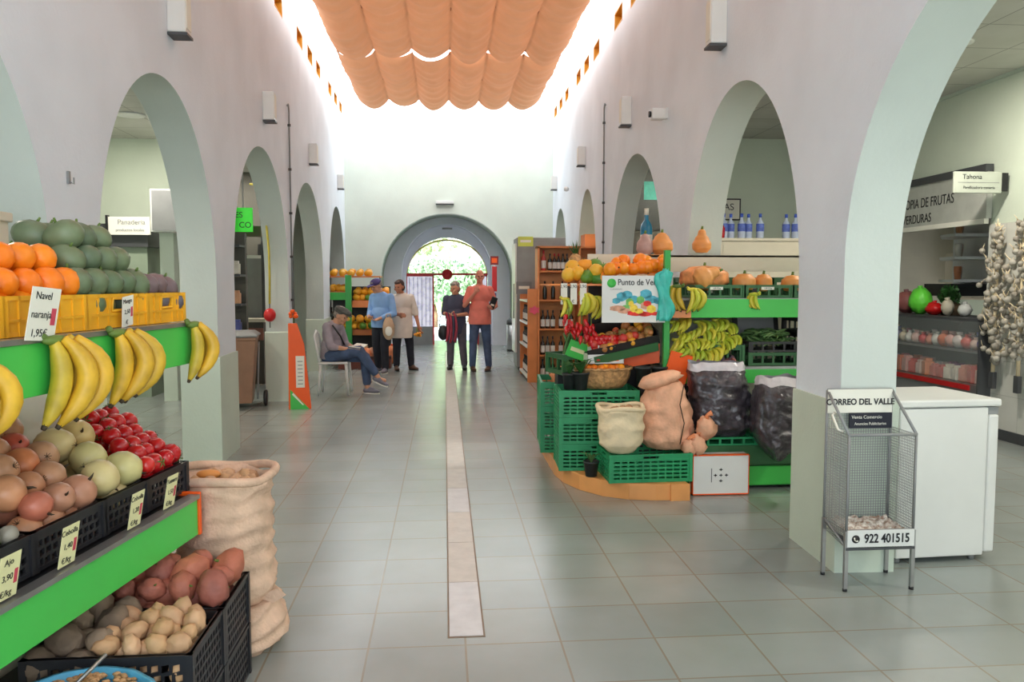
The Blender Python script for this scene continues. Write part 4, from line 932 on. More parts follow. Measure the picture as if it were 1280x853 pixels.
# squashes on top
def squash(px, py, Y, prof, sx, m, lb, rot=(0, 0, 0), ribs=0, cat='squash', name='squash'):
    t = empty(name, at(px, py, Y), lb, cat, rot=rot); rs = []
    P_ = []; 
    for i in range(len(prof)-1):
        for k in range(4):
            u = k/4; u = u*u*(3-2*u); P_.append((prof[i][0]+(prof[i+1][0]-prof[i][0])*u, prof[i][1]+(prof[i+1][1]-prof[i][1])*(k/4)))
    P_.append(prof[-1])
    for (r, z) in P_: rs.append([(r*sx*(1+(.05*math.cos(ribs*a) if ribs else .03*noise.noise(V((math.cos(a), math.sin(a), z*6)))))*math.cos(a), r*(1+(.05*math.cos(ribs*a) if ribs else 0))*math.sin(a), z) for a in [2*PI*k/30 for k in range(30)]])
    G().rings(rs).build('squash_body', m, t); G().tube([(0, 0, prof[-1][1]-.005), (.004, 0, prof[-1][1]+.025)], [.012, .009], 7).build('stalk', M['stem'], t); return t
pear = [(.002, 0), (.05, .005), (.078, .04), (.08, .075), (.06, .12), (.036, .155), (.03, .185), (.01, .2)]
squash(877, 316.5, 6.62, pear, 1, M['pumpkin'], 'tall pear shaped orange squash standing alone on the cream ledge under the arch')
squash(827, 318.5, 6.45, [(.002, 0), (.06, .005), (.092, .045), (.09, .09), (.06, .14), (.035, .17), (.01, .18)], 1, M['pumpkin'], 'fat orange squash on the ledge above the row of oranges, next to the grey one')
squash(806, 320, 6.45, [(.002, 0), (.045, .005), (.07, .05), (.066, .1), (.04, .15), (.02, .175), (.008, .18)], 1, mat('grey_squash', S(186, 150, 142), .5, .15, 10), 'greyish pink squash on the ledge left of the fat orange squash')
squash(880, 364, 6.2, [(.002, 0), (.09, .01), (.145, .07), (.14, .14), (.09, .19), (.01, .2)], 1.35, mat('big_pumpkin', S(222, 150, 92), .5, .3, 14, .1), 'huge ribbed tan pumpkin in the green crate, biggest on the stand', ribs=9, name='pumpkin', cat='pumpkin')
squash(868, 352, 5.96, [(.002, 0), (.05, .01), (.085, .05), (.08, .10), (.05, .14), (.035, .19), (.01, .21)], 1, M['pumpkin'], 'long necked orange squash lying in front of the huge pumpkin', rot=(.2, 1.15, .2))
squash(930, 364, 6.05, [(.002, 0), (.06, .01), (.086, .05), (.085, .09), (.05, .13), (.01, .135)], 1.05, M['pumpkin'], 'round orange squash, left one of the pair in the middle of the green crates')
squash(954, 365, 6.1, [(.002, 0), (.045, .01), (.068, .05), (.065, .1), (.045, .13), (.01, .14)], 1, M['pumpkin'], 'smaller orange squash, right one of the pair in the middle of the green crates')
squash(990, 365, 6.02, [(.002, 0), (.06, .01), (.085, .05), (.08, .09), (.05, .12), (.01, .13)], 1, M['pumpkin'], 'orange squash at the right end beside the arch pier')
for i, (x, lb) in enumerate(((2.08, 'green crate under the huge pumpkin'), (2.46, 'green crate under the pair of orange squashes'), (2.84, 'green crate at the right end of the squash shelf'))):
    o = mesh_crate(.37, .36, .1, M['crate_dgreen'], 'slot', 'green_crate'); o.location = (x, 6.1, 1.392); tag(o, lb, 'crate')
    o = mesh_crate(.37, .2, .16, M['crate_dgreen'], 'slot', 'green_crate'); o.location = (x, 6.4, 1.392); tag(o, lb.replace('green crate', 'taller dark green crate behind the one'), 'crate')
for (x, lb) in ((2.05, 'white price strip on the first green squash crate'), (2.45, 'white price strip on the second green squash crate')):
    t = empty('price_strip', (x, 5.915, 1.455), lb, 'price card'); G().box(-.05, .05, -.002, .002, 0, .022).build('card', M['paper'], t); text('lettering', '1,80 €/kg', .016, M['ink'], t, (0, -.003, .011), ext=.0003)
# middle shelf: big heap of green-yellow bananas
bt = mesh_crate(.44, .34, .16, M['crate_dgreen'], 'slot', 'green_crate'); bt.location = (2.06, 6.12, .872); tag(bt, 'dark green crate under the heap of green bananas', 'crate')
rnd = random.Random(3)
for i in range(22):
    px = 842+12.5*(i % 6)+rnd.uniform(-3, 3)+(6 if (i//6) % 2 else 0); py = 404+12*(i//6)+rnd.uniform(-3, 3)
    t = banana_bunch('green and yellow banana bunch in the heap on the middle shelf', 4, at(px, py, 6.08-.045*(i//6)), (rnd.uniform(-1.15, -.6), rnd.uniform(-.35, .35), rnd.uniform(-.5, .5)+(px-875)*.012), .135, M['gbanana'], 'banana bunches heaped on the middle shelf', .2, i)
f_gb = tag(G().tube([(-.05, 0, 0), (-.02, 0, .008), (.02, 0, .008), (.05, 0, 0)], [.004, .008, .008, .003], 6).build('green_bean', M['gbean']), None, 'bean'); PB = Proto(f_gb)
o = mesh_crate(.38, .34, .1, M['crate_dgreen'], 'slot', 'green_crate'); o.location = (2.52, 6.12, .872); tag(o, 'lower green crate under the tray of green beans', 'crate')
o = mesh_crate(.38, .34, .08, M['crate_black'], 'slot', 'black_crate'); o.location = (2.52, 6.12, .976); tag(o, 'black tray of green beans on the middle shelf', 'crate')
for k in range(170):
    PB(V((2.52+random.uniform(-.15, .15), 6.12+random.uniform(-.14, .14), 1.03+.10*random.random()*(1 if True else 0))), (random.uniform(-.5, .5), random.uniform(-.5, .5), random.uniform(0, 6)), random.uniform(.8, 1.3), 'green bean in the black tray on the middle shelf', 'green beans in the black tray')
bb2 = empty('bean_box_lid', (2.52, 6.30, 1.06), 'black open lid standing behind the green beans', 'lid', rot=(-.2, 0, 0)); G().box(-.19, .19, -.006, .006, 0, .2).build('lid_panel', M['black'], bb2); G().box(-.15, .15, -.009, -.006, .03, .17).build('grey_inset', M['grey'], bb2)
for k in range(3):
    o = mesh_crate(.36, .34, .12, M['crate_black'], 'slot', 'black_crate'); o.location = (2.93, 6.14, .872+.122*k); tag(o, ('bottom', 'middle', 'top')[k]+' black crate of the stack on the middle shelf beside the beans', 'crate')
# purple veg and tray behind the left grey bag
pv = mesh_crate(.42, .3, .1, M['crate_black'], 'slot', 'black_crate'); pv.location = (2.03, 5.78+.02, .66) if False else (2.02, 6.1, .66); tag(pv, 'black crate of purple vegetables behind the left grey bag', 'crate')
st3 = empty('crate_support', (2.02, 6.1, .322), 'dark box supporting the crate of purple vegetables', 'box'); G().box(-.2, .2, -.14, .14, 0, .335).build('box_body', M['black'], st3)
f_pv = pr('purple_vegetable', 'vegetable', M['purpleveg'], (.05, .026, .024), .3, stem='stalk', seed=8)
for k in range(46): f_pv(V((2.0+random.uniform(-.2, .2), 5.99+random.uniform(-.12, .02)-.03, .84+random.uniform(-.03, .07))), rrot(), random.uniform(.8, 1.3), 'dark purple vegetable heaped above the left grey bag', 'purple vegetables above the grey bag')

# ---------------------------------------------------------------- wire bread-cage stand
sd = empty('wire_display_stand', (2.11, 3.78, 0), 'metal wire display stand with printed header and newspaper tray in front of the white fridge', 'display stand')
g = G(); x0, x1, yf, yb = -.17, .17, -.115, .115
def dp(name, g, m, **k): return g.build(name, m, sd, **k)
for (x, y, z, n) in ((x0, yf, .86, 0), (x1, yf, .86, 0), (x0, yb, .93, 0), (x1, yb, .93, 0)):
    dp('leg', G().box(x-.009, x+.009, y-.009, y+.009, .012, .30), M['steel']); dp('foot', G().cyl((x, y, 0), .012, .014, 8), M['black'])
fr = G()
for x in (x0, x1):
    fr.tube([(x, yb, .3), (x, yb, .96)], .008, 6); fr.tube([(x, yf, .3), (x, yf, .77)], .006, 6); fr.tube([(x, yb, .96), (x, yf, .77)], .008, 6)
    fr.tube([(x, yb, .3), (x, yf, .22)], .006, 6)
fr.tube([(x0, yf, .77), (x1, yf, .77)], .008, 6); fr.tube([(x0, yb, .96), (x1, yb, .96)], .008, 6)
for z in (.3, .21): fr.tube([(x0, yf, z), (x1, yf, z)], .006, 6)
dp('frame', fr, M['grey'])
def wire(name, p0, pu, pv, nu, nv):
    g = G(); p0, pu, pv = V(p0), V(pu), V(pv); nn = pu.cross(pv).normalized()*.0012
    def strip(a, b, w):
        d = (b-a).normalized(); s = d.cross(nn).normalized()*w
        g.add([a-s-nn, a+s-nn, b+s-nn, b-s-nn, a-s+nn, a+s+nn, b+s+nn, b-s+nn], [(0, 1, 2, 3), (4, 7, 6, 5), (0, 4, 5, 1), (2, 6, 7, 3), (1, 5, 6, 2), (3, 7, 4, 0)])
    for i in range(nu+1): strip(p0+pu*i/nu, p0+pu*i/nu+pv, .0012)
    for j in range(nv+1): strip(p0+pv*j/nv, p0+pv*j/nv+pu, .0012)
    return dp(name, g, M['steel'])
wire('mesh_back', (x0, yb, .27), (x1-x0, 0, 0), (0, 0, .68), 26, 50)
wire('mesh_side', (x0, yf, .27), (0, yb-yf, 0), (0, 0, .50), 16, 36); wire('mesh_side', (x1, yf, .27), (0, yb-yf, 0), (0, 0, .50), 16, 36)
wire('mesh_tray', (x0, yf, .215), (x1-x0, 0, 0), (0, yb-yf, .03), 24, 16)
for x in (x0, x1): dp('side_glass', G().quad([(x, yf, .25), (x, yb, .28), (x, yb, .95), (x, yf, .77)]), M['glass'])
tl = G().add([(x0, yf, .225), (x1, yf, .225), (x1, yb, .275), (x0, yb, .275)], [(0, 1, 2, 3)]); dp('tray_bottom', tl, M['steel'])
hd = dp('header_board', G().box(-.175, .165, -.006, .0, .845, .965), M['paper'], loc=(0, yb-.012, 0)); hb = dp('header_strip', G().box(-.06, .165, -.008, -.002, .765, .842), mat('navy_strip', S(24, 26, 44), .5, .05), loc=(0, yb-.012, 0))
text('lettering', 'CORREO DEL VALLE', .043, M['ink'], hd, (-.005, -.008, .90), ext=.0005, sx=.92, bold=.0012)
text('lettering', 'Venta Comercio', .024, M['paper'], hb, (.03, -.010, .822), ext=.0005); text('lettering', 'Anuncios Publicitarios', .021, M['paper'], hb, (.05, -.010, .788), ext=.0005, sx=.9)
lb_ = dp('phone_label', G().box(-.17, .17, -.004, .0, .222, .305), M['white'], loc=(0, yf-.008, 0))
text('lettering', '922 401515', .062, M['ink'], lb_, (.03, -.006, .262), ext=.0005, sx=.78, bold=.0014)
G().lathe([(0, 0), (.02, 0), (.02, .002), (0, .002)], 20, 0, Matrix.Translation((-.128, -.004, .262)) @ Matrix.Rotation(PI/2, 4, 'X')).build('phone_icon', M['ink'], lb_)
G().tube([(-.137, -.007, .270), (-.135, -.007, .258), (-.126, -.007, .252), (-.118, -.007, .254)], [.004, .0025, .0025, .004], 6).build('phone_handset', M['paper'], lb_)
dp('tray_rim', G().box(-.175, .175, -.002, .004, .205, .218), M['dgrey'], loc=(0, yf-.008, 0))
dp('handle', G().tube([(x0-.008, .02, .86), (x0-.03, 0, .85), (x0-.03, -.06, .79), (x0-.008, -.07, .78)], .006, 6), M['paper'])
nw = empty('newspaper_pile', (2.11, 3.78, .265), 'crumpled printed leaflets lying in the tray of the wire stand', 'paper'); g = G()
rs = []
for j in range(15):
    rs.append([(-.155+.31*i/22, -.10+.2*j/14, .02+.018*j/14+.022*noise.noise(V((i*.55, j*.6, 2)))) for i in range(23)])
g.rings(rs, 0, False, False, False); g.build('leaflets', mat('leaflet_print', S(230, 224, 214), .7, .5, 40., .2, c2=S(170, 140, 120)), nw)
G().box(-.155, .155, -.10, .10, -.008, .012).build('leaflet_stack', M['paper'], nw)

# white fridge
fg = empty('white_fridge', (2.67, 4.27, 0), 'small plain white fridge with its door on the right, beside the wire stand', 'fridge', rz=.05)
G().box(-.29, .22, -.26, .26, .03, .84).build('cabinet', M['white'], fg, bevel=.008); G().box(-.31, .29, -.27, .27, .845, .885).build('top_panel', M['white'], fg, bevel=.01)
G().box(.225, .285, -.26, .26, .045, .80).build('door', M['white'], fg, bevel=.012); G().box(.222, .285, -.25, .25, .80, .84).build('door_trim', M['grey'], fg)
for x in (-.26, .18):
    for y in (-.22, .22): G().cyl((x, y, 0), .016, .032, 10).build('foot', M['grey'], fg)
# ================================================================= WINE SHELVES AND FAR RIGHT
ws = empty('wine_shelf', (1.85, 12.2, 0), 'tall orange wooden shelf unit of wine bottles on the right side of the hall', 'shelf unit')
def wp(name, g, m, bevel=0):
    o = g.build(name, m, ws, bevel=bevel); o.location = -ws.location; return o
X0, X1, Y0, Y1 = 1.40, 2.38, 12.05, 12.4
LV = [.07, .42, .82, 1.26, 1.70]
wp('side_panel', G().box(X0, X0+.03, Y0, Y1, 0, 2.06), M['wood_red']); wp('side_panel', G().box(X1-.03, X1, Y0, Y1, 0, 2.06), M['wood_red'])
wp('divider', G().box(2.03, 2.06, Y0, Y1, 0, 2.06), M['wood_red']); wp('back_panel', G().box(X0, X1, Y1-.01, Y1, 0, 2.06), M['wood']); wp('top_panel', G().box(X0, X1, Y0, Y1, 2.04, 2.07), M['wood_red'])
for z in LV: wp('shelf', G().box(X0+.03, X1-.03, Y0, Y1-.01, z-.025, z), M['wood_red'])
wp('plinth', G().box(X0+.02, X1-.02, Y0+.02, Y1, 0, .06), M['wood_red'])
# side rack facing the hall
sk = empty('side_rack', (1.31, 12.7, 0), 'low orange side rack with white shelf strips on the hall side of the wine shelves', 'shelf unit')
def kp(n, g, m): o = g.build(n, m, sk); o.location = -sk.location
kp('back_panel', G().box(1.37, 1.395, 12.05, 13.3, 0, 1.42), M['wood_red']); kp('end_panel', G().box(1.25, 1.37, 12.05, 12.08, 0, 1.42), M['wood_red']); kp('end_panel', G().box(1.25, 1.37, 13.27, 13.3, 0, 1.42), M['wood_red'])
for z in (.06, .52, .88, 1.22): kp('white_shelf', G().box(1.24, 1.37, 12.08, 13.27, z, z+.03), M['white'])
def bottle(name, body, cap, lab, r=.037, h=.30, lz=.035, lh=.115):
    o = G().lathe([(r*.9, 0), (r, .01), (r, h*.58), (r*.85, h*.66), (r*.36, h*.76), (r*.33, h*.97), (r*.36, h), (0, h)], 14).build(name, body)
    G().lathe([(r*1.015, lz), (r*1.015, lz+lh)], 14, caps=False).build('paper_label', lab, o)
    G().lathe([(r*.4, h*.86), (r*.4, h*1.005), (0, h*1.01)], 10).build('capsule', cap, o)
    o['category'] = 'bottle'; return Proto(o)
b1 = bottle('wine_bottle', M['bottle'], M['black'], M['label_white']); b2 = bottle('wine_bottle', M['bottle'], M['red'], M['label_white'])
b3 = bottle('rose_bottle', mat('rose_glass', S(196, 70, 60), .15, .1, 5, coat=.4), M['red'], M['label_white']); b4 = bottle('dark_bottle', M['bottle'], M['black'], M['bottle'], r=.036)
ROWS = ['bottom', 'second lowest', 'middle', 'second highest', 'top']
for k, z in enumerate(LV):
    top = k == 4
    xs = [1.50]+[1.60+.066*i for i in range(6)] if top else [1.52, 1.65, 1.79, 1.89] if k == 3 else [1.49+.078*i+(.05 if i > 2 else 0) for i in range(6)]
    for i, x in enumerate(xs):
        P = b3 if (top and i == 0) else b2 if (top and i in (2, 3)) else b4 if k == 3 or (k == 1 and i > 3) else b1
        if top and i == 0: P((x, 12.13, z), (0, 0, 0), 1.02, 'rose wine bottle standing alone at the left end of the top wine shelf')
        else: P((x, 12.13+.02*(i % 2), z), (0, 0, 0), .93 if not top else .86, 'wine bottle with '+('no label' if P is b4 else 'a red neck' if P is b2 else 'a white label')+' on the %s wine shelf' % ROWS[k], 'wine bottles on the %s shelf%s' % (ROWS[k], ', red necks' if P is b2 else ', unlabelled' if P is b4 else ''))
for z in (.09, .55, .91):
    for i in range(7): b1((1.31, 12.25+.14*i, z), (0, 0, 0), .85, 'dark bottle lying behind the white strips of the side rack' if False else 'dark bottle standing on the low side rack facing the hall', 'bottles on the side rack')
oc = empty('orange_cupboard', (2.2, 12.0, 0), 'plain orange wooden cupboard behind the wine shelves inside the right arch', 'cupboard')
G().box(-.0, .6, .5, .9, 0, 2.28).build('cabinet_body', M['wood_red'], oc); G().box(.05, .55, .49, .5, 1.5, 2.0).box(.05, .55, .485, .49, 1.99, 2.01).build('upper_panel', M['orange_panel'], oc)
gf = empty('tall_grey_fridge', (1.55, 14.2, 0), 'tall grey cabinet fridge standing behind the wine shelves near the end wall', 'fridge')
G().box(-.3, .55, -.35, .35, .05, 2.3).build('cabinet', M['grey'], gf, bevel=.01); G().box(-.33, -.3, -.33, .33, .3, 2.2).build('glass_door', M['white'], gf); G().tube([(-.35, -.28, .9), (-.35, -.28, 1.5)], .012, 6).build('handle', M['steel'], gf); G().box(-.28, .53, -.33, .33, 0, .05).build('plinth', M['dgrey'], gf)
for (px, py, w, h, Y, m_, lb) in ((657, 302, .25, .16, 13.2, 'yc', 'yellow-green card sign sticking out above the side rack'), (655, 360, .25, .2, 13.1, 'gc', 'dark grey scale display sticking out above the side rack')):
    t = empty('shelf_sign', at(px, py, Y), lb, 'sign'); G().box(-w/2, w/2, -.01, .01, -h/2, h/2).build('panel', mat(m_, S(206, 216, 90) if m_ == 'yc' else S(120, 124, 126), .5, .05), t)
    G().box(-w*.35, w*.35, -.013, -.01, -h*.1, h*.15).build('face_strip', M['paper'], t)
    G().box(w*.5, .30, -.01, .01, -.02, .02).build('arm', M['grey'], t)
t = empty('pink_tag', at(668, 388, 12.02), 'pink star shaped card on the left side of the wine shelves', 'price card'); G().prism([(.09*(1 if k % 2 else .65)*math.cos(k*PI/6), .07*(1 if k % 2 else .65)*math.sin(k*PI/6)) for k in range(12)], [], 0, .004, 0, Matrix.Rotation(PI/2, 4, 'X')).build('card', mat('pink_card', S(240, 90, 120), .5, .05), t)
tc_ = empty('grey_trash_can', (1.52, 17.7, 0), 'grey metal litter bin standing by the right foot of the big arch', 'bin'); G().lathe([(.13, 0), (.15, .02), (.15, .62), (.0, .62)], 20).build('can_body', M['steel'], tc_); G().lathe([(.155, .6), (.155, .7), (.1, .74), (0, .74)], 20).build('dark_lid', M['dgrey'], tc_); G().lathe([(.153, 0), (.153, .05)], 20, caps=False).build('base_ring', M['black'], tc_)
fs = empty('fire_sign', at(618, 330, 18.06), 'dark red fire safety sign with red panel below, right of the big arch opening', 'sign'); G().box(-.09, .09, -.01, .01, -.02, .17).build('upper_plate', mat('dark_red', S(130, 30, 34), .5, .1), fs); G().box(-.06, .06, -.012, -.01, .02, .13).build('white_symbol', M['orange_panel'], fs)
G().box(-.055, .055, -.03, .0, -.62, -.06).build('red_cylinder_box', M['red'], fs); G().box(-.04, .04, -.03, .0, -.78, -.66).build('blue_plate', mat('blue_plate', S(50, 60, 130), .5, .1), fs)
G().box(-.02, .02, 0, .5, -.1, .1).build('wall_arm', M['inner_arch'], fs)
# inside R4/R3: dark partitions
def slab_thing(name, lb, cat, loc, parts, rz=0, group=None):
    t = empty(name, loc, lb, cat, group, rz=rz)
    for (n, b, m_) in parts: G().box(*b).build(n, m_, t)
    return t
# ================================================================= RIGHT AISLE
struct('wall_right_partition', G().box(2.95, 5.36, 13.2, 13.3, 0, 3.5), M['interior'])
struct('wall_right_cross', G().box(3.0, 5.36, 10.9, 11.0, 0, 3.5), M['aisle_wall'])
bc = slab_thing('beige_counter_box', 'large beige storage box on the dark counter seen through the arch', 'box', (3.6, 9.0, 0), [('carcass', (-.55, .65, -.25, .35, 1.45, 1.98), M['cream']), ('lid', (-.57, .67, -.27, .37, 1.98, 2.01), M['cream']), ('front_panel', (-.5, .6, -.255, -.25, 1.5, 1.94), M['cream'])])
slab_thing('dark_counter', 'dark counter behind the produce stand holding the beige box', 'counter', (3.4, 9.05, 0), [('body', (-.75, .85, -.3, .4, 0, 1.42), M['dgrey']), ('worktop', (-.78, .88, -.33, .43, 1.42, 1.448), M['black'])])
slab_thing('grey_display_fridge', 'low grey appliance left of the beige storage box', 'fridge', (3.0, 8.9, 1.45), [('body', (-.22, .03, -.2, .3, 0, .5), M['dgrey']), ('door_panel', (-.21, .02, -.21, -.2, .02, .48), M['grey'])])
M['water'] = mat('clear_blue_bottle', S(196, 208, 230), .12, .1, 6., coat=.4)
wb = bottle('water_bottle', M['water'], mat('blue_cap', S(60, 90, 190), .4, .1), mat('blue_label', S(90, 110, 190), .5, .25, 20), r=.05, h=.33, lz=.1, lh=.1)
for i, x in enumerate((3.19, 3.29, 3.40, 3.50, 3.62, 3.95, 4.04, 4.13)): wb((x, 9.0+.05*(i % 2), 2.012), (0, 0, 0), .88, 'blue capped water bottle in the '+('left' if i < 5 else 'right')+' group on the beige storage box', 'water bottles, '+('left' if i < 5 else 'right')+' group on the beige box')
for i, (x, z, lb) in enumerate(((2.86, 2.01, 'left red packet on the grey appliance under the framed notice'), (2.99, 2.03, 'middle red packet on the grey appliance'), (3.08, 1.99, 'right red packet next to the water bottles'))):
    t = empty('red_packet', (x-.0, 8.85, 1.952), lb, 'packet', rz=.1*i); G().ell((0, 0, .12), (.075, .05, .13), 12, 8, 0, None, .25, 2, i).build('packet_body', M['pepper'], t); G().box(-.06, .06, -.06, -.05, .02, .06).build('packet_label', M['paper'], t)
fr_ = empty('framed_notice', at(908, 262, 10.88), 'dark framed notice with big letters on the wall behind the red packets', 'sign'); G().box(-.2, .2, -.01, .01, -.15, .15).build('frame', M['black'], fr_); G().box(-.18, .18, -.014, -.01, -.13, .13).build('notice', M['paper'], fr_); text('lettering', 'AS', .13, M['ink'], fr_, (.03, -.016, .03))
bl = bottle('blue_bottle', mat('blue_glass', S(40, 130, 170), .15, .1, 5, coat=.4), M['paper'], M['label_white'], r=.06, h=.46, lz=.1, lh=.1)
slab_thing('orange_wood_box', 'orange wooden box behind the squashes with the blue bottle on it', 'box', (2.25, 8.9, 0), [('body', (-.35, .25, 0, .5, 0, 1.80), M['wood_red']), ('top', (-.37, .27, -.02, .52, 1.80, 1.83), M['wood'])])
bl((at(808, 280, 9.1).x, 9.1, 1.832), (0, 0, 0), 1.15, 'tall blue bottle with white top standing behind the grey squash')
dkp = empty('dark_poster', at(812, 250, 13.18), 'dark poster on the wall seen through the third right arch', 'poster'); G().box(-.25, .25, -.01, .01, -.5, .5).build('panel', M['black'], dkp); G().box(-.1, .15, -.015, -.01, .0, .3).build('teal_patch', M['turq'], dkp)
# shop front on the outer right wall
struct('wall_shop_back', G().box(6.9, 7.0, 6.8, 12.6, 0, 3.4), M['aisle_wall']); struct('wall_shop_side', G().box(5.5, 7.0, 10.41, 10.5, 0, 3.4), M['cream'])
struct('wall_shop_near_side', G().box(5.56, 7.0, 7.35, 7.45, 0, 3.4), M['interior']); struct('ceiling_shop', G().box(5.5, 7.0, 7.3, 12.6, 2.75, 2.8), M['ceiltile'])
hs = empty('shop_sign', (5.32, 8.9, 2.14), 'pale shop sign about fruit and vegetables above the refrigerated counter', 'sign', rz=-PI/2)
G().box(-1.5, 1.41, -.03, .03, 0, .46).build('sign_panel', mat('grey_sign', S(186, 188, 180), .5, .05), hs); G().box(-1.5, 1.41, -.05, .03, .455, .53).build('dark_header', M['dgrey'], hs); G().box(-1.5, 1.41, -.05, .0, -.05, .0).build('lace_edge', M['paper'], hs)
text('lettering', 'VENTA PROPIA DE FRUTAS', .15, M['ink'], hs, (.2, -.034, .25), ext=.001, sx=.78); text('lettering', 'Y VERDURAS', .14, M['ink'], hs, (.2, -.034, .08), ext=.001, sx=.8)
ts = empty('hanging_sign', (5.08, 7.28, 2.36), 'white hanging sign with dark lettering and a black end, projecting from the right wall', 'sign')
G().box(-.28, .2, -.012, .012, 0, .20).build('panel', mat('pale_sign', S(192, 198, 184), .5, .04), ts, bevel=.004); G().box(.2, .255, -.02, .02, .02, .19).build('end_bracket', M['black'], ts); G().box(-.24, .17, -.0135, -.012, .095, .1).build('rule_line', M['grey'], ts)
text('lettering', 'Tahona', .065, M['ink'], ts, (-.1, -.014, .15), ext=.0005); text('small_lettering', 'Panificadora canaria', .038, M['ink'], ts, (-.03, -.014, .05), ext=.0005, sx=1.05)
cs = empty('refrigerated_counter', (5.2, 8.6, 0), 'refrigerated glass counter with a red strip and shelves of packaged food in the right shop', 'counter')
def cpp(n, b, m_): G().box(*b).build(n, m_, cs)
cpp('base', (-.0, .7, -1.2, 1.7, 0, .42), M['grey']); cpp('red_strip', (-.015, .0, -1.1, 1.6, .44, .49), M['red']); cpp('lower_deck', (0, .7, -1.2, 1.7, .42, .5), M['steel']); cpp('middle_shelf', (.1, .7, -1.2, 1.7, .80, .82), M['steel']); cpp('top_shelf', (.1, .7, -1.2, 1.7, 1.12, 1.15), M['dgrey']); cpp('back_panel', (.66, .7, -1.2, 1.7, .5, 1.15), M['interior']); cpp('end_panel', (0, .7, -1.22, -1.2, 0, 1.12), M['dgrey'])
G().quad([(0.02, -1.2, .52), (.02, 1.7, .52), (.1, 1.7, 1.12), (.1, -1.2, 1.12)]).build('front_glass', M['glass'], cs)
pk = tag(G().box(-.04, .04, -.045, .045, 0, .12).box(-.03, .03, -.03, .03, .12, .15).build('food_packet', M['tin'], bevel=.006), None, 'packet'); PK = Proto(pk)
pk2 = tag(G().ell((0, 0, .06), (.06, .06, .06), 12, 8, 0, None, .1).lathe([(.02, .11), (.03, .14), (.0, .14)], 8).build('wrapped_item', M['tin']), None, 'packet'); PK2 = Proto(pk2)
for i in range(22):
    for j in range(2):
        PK((5.3+.12*j, 7.46+.128*i, .502), (0, 0, random.uniform(-.3, .3)), random.uniform(.9, 1.25), 'small coloured food packet on the lower deck of the glass counter', 'food packets on the lower deck')
        PK2((5.4+.13*j, 7.46+.128*i, .822), (0, 0, random.uniform(0, 6)), random.uniform(.9, 1.3), 'pale wrapped item on the middle shelf of the glass counter', 'wrapped items on the middle shelf')
tb_ = [(1150, 385, 'lime green plastic bag on top of the glass counter', mat('lime_bag', S(110, 230, 70), .4, .1, 9, .3), (.12, .14, .15)), (1168, 393, 'red packet on top of the glass counter', M['pepper'], (.1, .1, .07)), (1184, 391, 'round cream tin on top of the glass counter', M['cream'], (.06, .07, .09)), (1206, 393, 'white jar on top of the glass counter near the shelves', M['white'], (.07, .07, .07)), (1132, 398, 'bunch of dark purple produce at the left end of the glass counter', M['purpleveg'], (.14, .16, .13))]
for (px, py, lb, m_, r) in tb_:
    p = atx(px, py, 5.5); p.z = 1.152; t = empty('counter_item', p, lb, 'packet'); G().ell((0, 0, r[2]), r, 16, 10, 0, None, .2, 3, px).build('item_body', m_, t); G().tube([(0, 0, r[2]*1.8), (0, .01, r[2]*2.15)], [.02, .03], 8).build('item_top', m_, t)
p = atx(1187, 384, 5.62); leafy('counter_plant', (p.x, p.y, 1.152), (.10, .12, .12, .2), 260, .04, 'leafy green potted plant on top of the glass counter', 'plant', None, M['darkleaf'], .12, 9)
ch_ = empty('corner_shelving', (5.75, 8.9, 1.52), 'white corner shelves with jars and cups at the right side of the shop', 'shelf unit')
G().box(.45, .5, -.28, .45, -.1, .85).build('back_panel', M['white'], ch_)
for z in (0, .26, .52): G().prism([(.0, -.25), (.5, -.25), (.5, .45), (.3, .45), (.05, .1)], [], z, z+.03).build('shelf', M['white'], ch_)
G().box(.0, .45, -.2, .3, -.16, -.02).build('dark_base', M['black'], ch_)
cupm = tag(G().lathe([(.03, 0), (.04, .1), (.04, .15), (0, .15)], 12).build('jar', M['tin']), None, 'jar'); CU = Proto(cupm)
for z in (1.55, 1.81, 2.07):
    for i in range(5): CU((5.87+.05*i, 8.81+.07*i-.05, z), (0, 0, 0), 1, 'small jar on the %s of the white corner shelves' % {1.55: 'bottom', 1.81: 'middle', 2.07: 'top'}[z], 'jars on the white corner shelves, %.2f' % z if False else 'jars on the %s corner shelf' % {1.55: 'bottom', 1.81: 'middle', 2.07: 'top'}[z])
slab_thing('wall_cabinet', 'plain cream wall cabinet at the back of the right shop', 'cabinet', (6.7, 9.5, 1.3), [('carcass', (-.1, .18, -.6, .6, 0, .6), M['cream']), ('door', (-.12, -.1, -.58, -.01, .02, .58), M['cream']), ('door', (-.12, -.1, .01, .58, .02, .58), M['cream'])])
